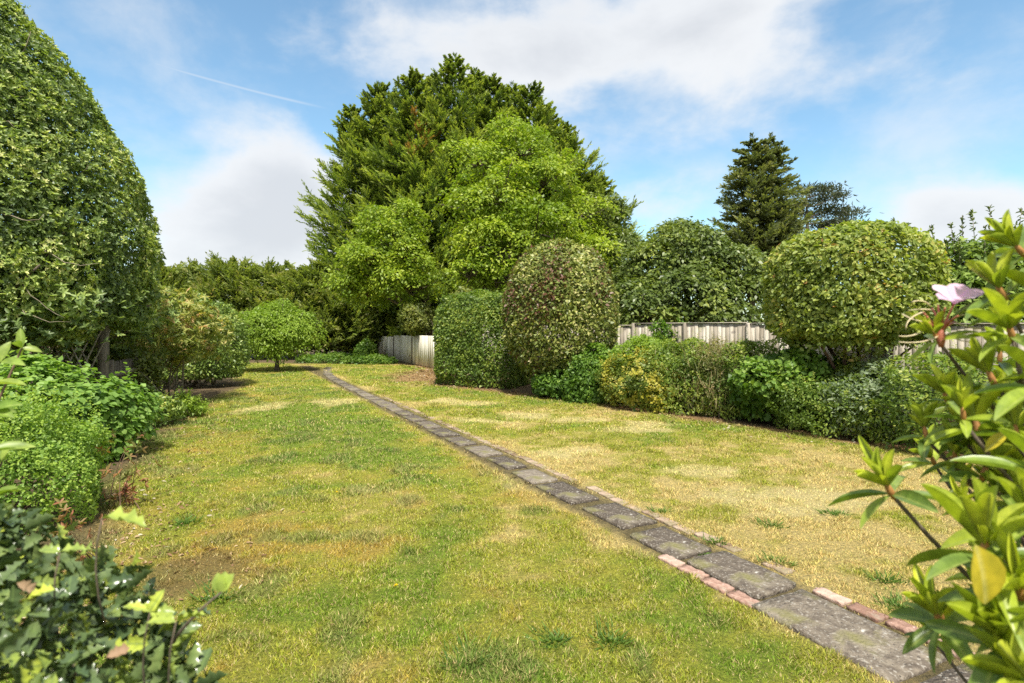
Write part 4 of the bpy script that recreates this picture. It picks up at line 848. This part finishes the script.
# holly in the near corner
def holly():
    rng = np.random.default_rng(101); t = thing('holly_bush', 'spiny dark glossy holly filling the near left corner', 'bush', (-.85, .85, 0)); lv = Leaves(); mb = MB()
    def top(x, y): return np.interp(x, [-1.7,-.90,-.66,-.44,-.2], [1.44,1.35,1.255,1.06,.6]) - .12*(y-.95) - .25*np.maximum(0, .62-y) + .10*(fbm(np.stack([x*7, y*7], -1), 3, 2)-.5)
    n = 4600; x = rng.uniform(-1.55, -.36, n); y = rng.uniform(.42, 1.02, n)
    # rounded outline of the bush's front corner
    k = (y < .98 - .55*np.clip(x+.62, 0, 1)) & (y > .40); x, y = x[k], y[k]; n = len(x)
    z = top(x, y) - rng.exponential(.028, n)
    P = np.stack([x, y, z], 1); Nn = norm(np.stack([.35 + 0*x, .25 + 0*x, 1 + 0*x], 1) + .3*rng.normal(size=(n,3)))
    rnd = np.where(rng.random(n) < .07, rng.uniform(.80, .90, n), rng.uniform(0, .80, n))
    NL = norm(Nn + .65*rng.normal(size=(n,3))); D = norm(rng.normal(size=(n,3)) + Nn*.35)
    s = rng.uniform(.026, .047, n); lv.add(P, D, NL, s, s*.60, HOLLY, rnd)
    # flank towards the lawn
    n = 3000; x = rng.uniform(-1.6, -.40, n); zz = rng.random(n); y = .98 - .55*np.clip(x+.62, 0, 1) + .02*rng.normal(size=n) - .07*rng.random(n)
    P = np.stack([x, y, top(x, y) - zz*1.2], 1); Nn = np.tile(norm(np.array((.4,.8,.25))), (n,1)); NL = norm(Nn + .7*rng.normal(size=(n,3))); D = norm(rng.normal(size=(n,3)) + Nn*.3)
    s = rng.uniform(.03, .05, n); lv.add(P, D, NL, s, s*.6, HOLLY, rng.uniform(0, .85, n))
    # pale young shoots standing up out of the surface
    for (px, py, Y, k, ln, vv) in ((150,612,.74,3,.040,.88), (176,622,.72,2,.042,.86), (102,518,.80,1,.070,.90), (60,552,.80,2,.040,.84)):
        q = at3(px, py, Y); m = norm(rng.normal(size=(k,3))*.8 + (0, -.2, .8)); dd = np.stack([np.array((math.cos(a), .15*math.sin(a*2), .55*math.sin(a)+.1)) for a in np.linspace(.3, 2.9, k) + rng.normal()*.3])
        lv.add(np.tile(q, (k,1)), dd, m*.9 + (0,-.4,.7), ln*.8*rng.uniform(.9, 1.2, k), ln*.44, HOLLY, np.clip(vv + .04*rng.normal(size=k), 0, 1))
        mb.tube(bez(q - (.01,-.02,.16), q - (.02,0,.07), q, 5), np.linspace(.0016, .001, 5), 5)
    n = 60; x = rng.uniform(-1.3, -.25, n); y = rng.uniform(.45, .8, n); P = np.stack([x, y, top(x, y) + .0], 1)
    lv.build('foliage', MAT['holly'], t, True)
    e = at3(222, 592, .78); mb.tube(bez(e - (.075,-.01,.075), e - (.04,0,.03), e, 6), np.linspace(.0028, .0016, 6), 5)
    for i in range(46):
        x = rng.uniform(-1.4, -.5); y = rng.uniform(.5, .9); T = np.array((x, y, float(top(np.array(x), np.array(y)))-.02)); b = np.array((-.85 + rng.normal()*.15, .8 + rng.normal()*.06, -.02))
        mb.tube(bez(b, b*.4 + T*.6 - (0,0,.25), T, 8), np.linspace(.012, .0025, 8), 5)
    mb.build('stem', BARK, t, True)
    bd = Leaves(); bd.add(np.array([e, e, e]), np.array([(.1,.1,1),(.4,.2,.9),(-.3,0,1)]), np.array([(.4,-1,.3),(-.5,-1,.2),(.2,-1,.1)]), .026, .019, BROAD, np.array([.98,.95,.93])); bd.build('leaf_bud', MAT['sprig'], t, True)
    br = leaf_mat('dead_holly_leaf', [(0, (.20,.11,.055)), (1, (.40,.28,.17))], .6, .1, .3)
    dl = Leaves(); 
    for (px, py, Y) in ((130,648,.70), (35,590,.76)):
        q = at3(px, py, Y); dl.add(q[None], rng.normal(size=(1,3)) + (.5,0,0), np.array([(.2,-.7,.7)]),   .024, .015, HOLLY, rng.random(1)); dl.build('dead_leaf', br, t, True); dl = Leaves()
holly()

def sprig_plant():
    rng = np.random.default_rng(111); b = np.array((-1.48, 1.12, 0)); t = thing('leafy_plant', 'light green long leaved plant poking in at the left edge above the holly', 'plant', tuple(b)); lv = Leaves(); mb = MB()
    for (px, py, Y, k, ln) in ((22,348,1.35,4,.042), (0,362,1.3,4,.06), (-12,385,1.25,5,.07), (-10,410,1.2,4,.06), (-12,452,1.15,6,.065), (2,462,1.2,3,.055), (-10,500,1.1,4,.06), (-8,525,1.05,3,.06)):
        q = at3(px, py, Y); D = norm(rng.normal(size=(k,3))*np.array((1,.6,.5)) + (.5,-.1,.25)); lv.add(np.tile(q, (k,1)), D, np.tile((.1,-.4,1.), (k,1)) + .35*rng.normal(size=(k,3)), ln*rng.uniform(.8,1.2,k), ln*.42, BROAD, rng.random(k))
        mb.tube(bez(b + rng.normal(size=3)*.03*np.array((1,1,0)), b*.5+q*.5 + (-.08,0,.1), q, 8), np.linspace(.007, .002, 8), 6)
    lv.build('foliage', MAT['sprig'], t, True); mb.build('stem', BARK_RED, t, True)
sprig_plant()

# ------------------------------------------------------------------ rhododendron in the near right corner
def rhododendron():
    rng = np.random.default_rng(121); b = np.array((1.45, 1.0, 0)); t = thing('rhododendron_bush', 'rhododendron with upright lime whorls and one pale lilac flower, near right', 'shrub', tuple(b)); lv = Leaves(); mb = MB(); budm = solid_mat('bud_scale', [(.3, (.30,.13,.04)), (.7, (.42,.22,.07))], 60, .6, .1)
    W = [(888,487,.95,1.0,(-.35,-.05,.9)), (985,548,.78,1.15,(0,-.1,1)), (925,430,1.1,.75,(-.15,0,1)), (985,470,1.0,.9,(.1,-.1,1)), (955,455,1.05,.7,(-.1,0,1)), (1000,290,1.0,.95,(-.45,0,.8)), (1010,330,.95,.9,(-.3,-.1,.9)), (1018,248,1.0,.9,(-.5,0,.7)),
         (945,395,1.15,.7,(-.3,0,.9)), (975,415,1.05,.85,(-.1,-.1,1)), (935,335,1.05,.6,(-.3,0,.8)), (990,375,1.0,.9,(-.4,0,.8)), (1015,430,.95,.9,(0,-.1,1)), (1000,640,.75,1.1,(-.3,-.1,.7)), (1030,520,.8,1.0,(-.1,-.1,1)), (1020,590,.75,1.0,(-.4,-.2,.8)),
         (955,400,1.2,.7,(0,0,1)), (1040,380,.9,1.,(-.2,0,1)), (1045,470,.85,1.,(-.1,0,1)), (1050,300,.95,1.,(-.2,0,1)), (1060,620,.75,1.,(-.2,0,1)), (965,480,1.15,.7,(-.3,0,1)), (1040,690,.72,1.1,(-.5,0,.7)), (965,505,.9,.5,(-.6,0,.6)), (1000,355,1.15,.8,(-.2,0,1)), (985,440,1.2,.8,(-.2,0,1)), (1090,420,.95,1.,(0,0,1)), (1100,550,.9,1.,(0,0,1)), (1080,250,1.0,1.,(0,0,1)), (1010,500,1.0,.9,(-.3,0,1)), (1000,575,.95,.9,(-.4,0,.8)), (1015,455,1.1,.9,(-.2,0,1)), (1000,610,.9,.9,(-.4,.2,.8)), (1010,400,1.1,.9,(-.2,0,1))]
    for q_ in range(26):
        W.append((rng.uniform(930, 1090) + (q_ % 2)*20, rng.uniform(380, 680), rng.uniform(.9, 1.35), rng.uniform(.6, .95), (rng.normal()*.3 - .15, rng.normal()*.2, 1)))
    for wi, (px, py, Y, s, ax) in enumerate(W):
        q = at3(px, py, Y); A_ = norm(np.array(ax) + .12*rng.normal(size=3)); e1 = norm(np.cross(A_, (.3,.8,.2))); e2 = np.cross(A_, e1)
        k = 9; a = np.arange(k)*2.399 + rng.random()*6
        ph = np.radians(rng.uniform(12, 56, k)); rad = e1*np.cos(a)[:,None] + e2*np.sin(a)[:,None]
        D = A_*np.cos(ph)[:,None] + rad*np.sin(ph)[:,None]; NL = A_*np.sin(ph)[:,None] - rad*np.cos(ph)[:,None]
        ln = .080*s*rng.uniform(.55, 1.15, k); lv.add(np.tile(q, (k,1)) + D*.004, D, NL, ln, ln*rng.uniform(.155,.215,k), RHODO_UP, rng.uniform(.60, 1.0, k))
        k = 5; a = np.arange(k)*2.399 + rng.random()*6; ph = np.radians(rng.uniform(72, 112, k)); rad = e1*np.cos(a)[:,None] + e2*np.sin(a)[:,None]
        D = A_*np.cos(ph)[:,None] + rad*np.sin(ph)[:,None]; NL = A_*np.sin(ph)[:,None] - rad*np.cos(ph)[:,None] + .2*rng.normal(size=(k,3))
        ln = .098*s*rng.uniform(.8, 1.2, k); lv.add(np.tile(q - A_*.014, (k,1)), D, NL, ln, ln*rng.uniform(.19,.26,k), RHODO, rng.uniform(.22, .66, k))
        bud = MB(); bud.tube(bez(q - A_*.022*s, q - A_*.008, q + A_*.012, 5), np.array((.004,.0055,.006,.005,.002))*s, 7); bud.build('bud', budm, t, True)
        j = np.array((1.25 + .1*rng.normal(), 1.05 + .08*rng.normal(), q[2] - .30 - .25*rng.random())); q0 = q - A_*.02
        mb.tube(bez(j, j*.45 + q0*.55 - (0,0,.07), q0, 8), np.linspace(.0062, .0032, 8), 6)
        mb.tube(bez(b + rng.normal(size=3)*.05*np.array((1,1,0)), b*.5 + j*.5 + (.05,0,.1), j, 7), np.linspace(.018, .008, 7), 6)
    # loose older leaves filling the body outside the frame's edge
    n = 420; P = np.stack([rng.uniform(1.0, 1.9, n), rng.uniform(.8, 1.5, n), rng.uniform(.3, 1.75, n)], 1); P = P[P[:,0] > .93*P[:,1] + .02]; n = len(P)
    lv.add(P, norm(rng.normal(size=(n,3))*np.array((1,1,.5)) + (0,0,-.1)), norm(rng.normal(size=(n,3))*.6 + (0,0,1)), .11*rng.uniform(.7,1.2,n), .036, RHODO, rng.uniform(0, .5, n))
    lv.build('foliage', MAT['rhodo'], t, True); mb.build('branch', BARK, t, True)
    # yellowed leaves
    ym = leaf_mat('yellowed_leaf', [(0, (.52,.42,.03)), (1, (.62,.50,.06))], .4, .35, .35, midrib=(.62,.56,.2))
    for (px, py, Y, d, nn, ln, w) in ((975,545,.66,(.22,-.1,-.9),(.1,-1,.15),.072,.046), (985,452,.9,(.75,0,.75),(-.5,-.6,.5),.05,.017)):
        yl = Leaves(); yl.add(at3(px, py, Y)[None], np.array([d], float), np.array([nn], float), ln, w, BROAD, .4); o = yl.build('yellow_leaf', ym, t, True); o['label'] = 'broad yellowed hanging leaf' if ln > .06 else 'narrow yellowed leaf'
    # spent flower stalks and the flower
    Yf = 1.05; hub = at3(941, 331, Yf); rd = solid_mat('reddish_stalk', [(.3, (.40,.11,.06)), (.7, (.52,.20,.12))], 80, .5, .1); pl = solid_mat('pale_style', [(.3, (.60,.48,.28)), (.7, (.70,.60,.40))], 80, .5, .05)
    st = MB(); fl = MB()
    ends = [(936,316),(928,322),(948,318),(955,322),(923,312),(932,308),(945,308),(925,330),(958,316),(938,305)]
    for e in ends: st.tube(bez(hub, hub*.5 + at3(*e, Yf)*.5 + rng.normal(size=3)*.003, at3(*e, Yf + rng.normal()*.02), 6), np.linspace(.0026, .0016, 6), 6)
    st.tube(bez(hub - (0,0,.03), hub - (0,0,.015), hub + (0,0,.004), 5), np.array((.004,.006,.008,.007,.003)), 8)
    for (a, m_, e) in (((928,322),(915,322),(902,314)), ((932,310),(918,308),(908,311)), ((925,330),(912,338),(899,336)), ((923,312),(905,318),(906,330)), ((940,335),(925,345),(899,342)), ((958,316),(970,313),(980,318)), ((955,322),(970,330),(985,328)), ((948,333),(960,345),(978,340)), ((930,306),(924,298),(912,302))):
        fl.tube(bez(at3(*a, Yf), at3(*m_, Yf - .01), at3(*e, Yf + rng.normal()*.02), 7), np.linspace(.0013, .0011, 7), 5)
    st.build('flower_stalk', rd, t, True); fl.build('spent_style', pl, t, True)
    fq = at3(954, 304, Yf); ped = MB(); ped.tube(bez(hub, hub*.5+fq*.5, fq, 5), .0018, 6); ped.build('flower_stem', rd, t, True)
    pet = leaf_mat('lilac_petal', [(0, (.82,.56,.76)), (1, (.90,.72,.86))], .55, .45, .2, tcol=(1.1, 1, 1.1))
    pv = Leaves(); A_ = norm(np.array((-.05,-.48,.85))); e1 = norm(np.cross(A_, (0,1,.2))); e2 = np.cross(A_, e1); PET = strip([0,.12,.3,.5,.7,.88,1.0], [.14,.26,.50,.85,1.05,.85,.30], .10, -.30, [0,0,0,.0,.03,-.02,.03])
    for i in range(5):
        a = 2*math.pi*i/5 + .3; rad = e1*math.cos(a) + e2*math.sin(a); ph = math.radians(48 + 8*rng.normal()); D = A_*math.cos(ph) + rad*math.sin(ph); NL = A_*math.sin(ph) - rad*math.cos(ph)
        pv.add(fq[None], D[None], NL[None],   .046, .034, PET, rng.random(1))
    pv.build('flower', pet, t, True)
rhododendron()

# ------------------------------------------------------------------ small things on the lawn
def weeds():
    rng = np.random.default_rng(131); wm = leaf_mat('weed_leaf', [(0, (.055,.12,.02)), (1, (.15,.25,.04))], .55, .3, .3)
    spots = [(716,542,.16,'green weed tuft in the path edge beside the fourth slab'), (775,562,.16,'green weed tuft right of the path, below the dry grass'), (900,608,.20,'green weed clump between the nearest bricks and the dry lawn'), (885,580,.18,'feathery green weed on the dry lawn left of the rhododendron'), (770,525,.16,'small green weed alone on the dry right lawn'), (835,514,.16,'green weed on the straw lawn further right'), (700,553,.08,'tiny green tuft sprouting in the slab joint'), (660,512,.12,'small green weed at the right edge of the path halfway up'), (610,640,.20,'dull green weed tuft in the left lawn near the bottom'), (555,640,.16,'dull green tuft left of the bottom lawn tuft'), (185,525,.22,'grey green weed patch on the mossy left lawn'), (215,600,.2,'grey green weed beside the bare soil patch'), (470,660,.2,'leafy weed clump at the bottom of the left lawn')]
    for (px, py, r, lab) in spots:
        p = G(px, py); t = Leaves(); n = int(150*r/.18); a = rng.random(n)*6.283; rr = r*np.minimum(np.abs(rng.normal(size=n)), 1.8)*.5*(.5+.9*vnoise(np.stack([np.cos(a), np.sin(a)], 1)*1.5 + px, 3)); P = np.stack([p[0]+rr*.6*np.cos(a)*1.2, p[1]+rr*.6*np.sin(a), .0*a + gz(np.tile(p, (n,1)))], 1)
        D = np.stack([np.cos(a)+.5*rng.normal(size=n), np.sin(a)+.5*rng.normal(size=n), rng.uniform(.3,1.4,n)], 1); t.add(P, D, rng.normal(size=(n,3))+(0,0,1.), (.03 + rr*.45)*rng.uniform(.5,1.1,n), .008, DIAMOND, rng.random(n))
        o = t.build('weed_plant', wm, None); tag(o, lab, 'weed', 'weeds in the lawn')
    ym = leaf_mat('dandelion_petal', [(0, (.70,.52,.01)), (1, (.80,.62,.03))], .5, .3, .2)
    for (px, py, lab) in ((337,497,'yellow dandelion in the middle of the left lawn'), (396,593,'yellow dandelion low on the left lawn'), (431,478,'yellow dandelion on the lawn left of the path'), (490,436,'yellow dandelion at the right edge of the path'), (280,412,'far yellow dandelion beyond the middle of the lawn')):
        p = G(px, py); t = Leaves(); n = 40; a = rng.random(n)*6.283; P = np.tile((p[0], p[1], .045), (n,1)); D = np.stack([np.cos(a), np.sin(a), rng.uniform(.2,1.5,n)], 1); t.add(P, D, np.tile((0,0,1.), (n,1))+.3*rng.normal(size=(n,3)), .016, .006, DIAMOND, rng.random(n))
        th = thing('dandelion', lab, 'flower', (p[0], p[1], 0), 'dandelions in the lawn'); t.build('flower_head', ym, th); s = MB(); s.tube([(p[0],p[1],-.01),(p[0],p[1],.02),(p[0],p[1],.045)], .002, 5); s.build('stem', MAT['bright'], th)
weeds()
def litter():
    rng = np.random.default_rng(141); lv = Leaves(); m = leaf_mat('fallen_leaf', [(0, (.10,.055,.03)), (.5, (.26,.15,.08)), (.85, (.42,.31,.18)), (1, (.50,.46,.36))], .7, .15, .2)
    PP = []
    for (x0, x1, y0, y1, n) in ((-3.2,-1.6,3.0,5.2,420), (-6.5,-3.0,5,11,350), (-2.5,6,7.5,16,1600), (-4.5,-1.5,16,24,900)):
        p = np.stack([rng.uniform(x0,x1,n*4), rng.uniform(y0,y1,n*4)], 1); dl = p[:,0]-np.interp(p[:,1], LEFT_Y, LEFT_X); dr = np.interp(p[:,1], RIGHT_Y, RIGHT_X)-p[:,0]
        ok = (np.minimum(np.abs(dl-.3), np.abs(dr-.25)) < rng.exponential(.45, len(p))); PP.append(p[ok][:n])
    p = np.concatenate(PP); n = len(p); P = np.concatenate([p, (gz(p)+.012)[:,None]], 1); s = .024 + .0028*p[:,1]
    lv.add(P, rng.normal(size=(n,3))*np.array((1,1,.25)), rng.normal(size=(n,3))*.4+(0,0,1), s*rng.uniform(.6,1.5,n), s*.5, OVAL, rng.random(n))
    o = lv.build('leaf_litter', m, None); tag(o, 'dry brown fallen leaves along the bed edges', 'fallen leaves', kind='stuff')
litter()
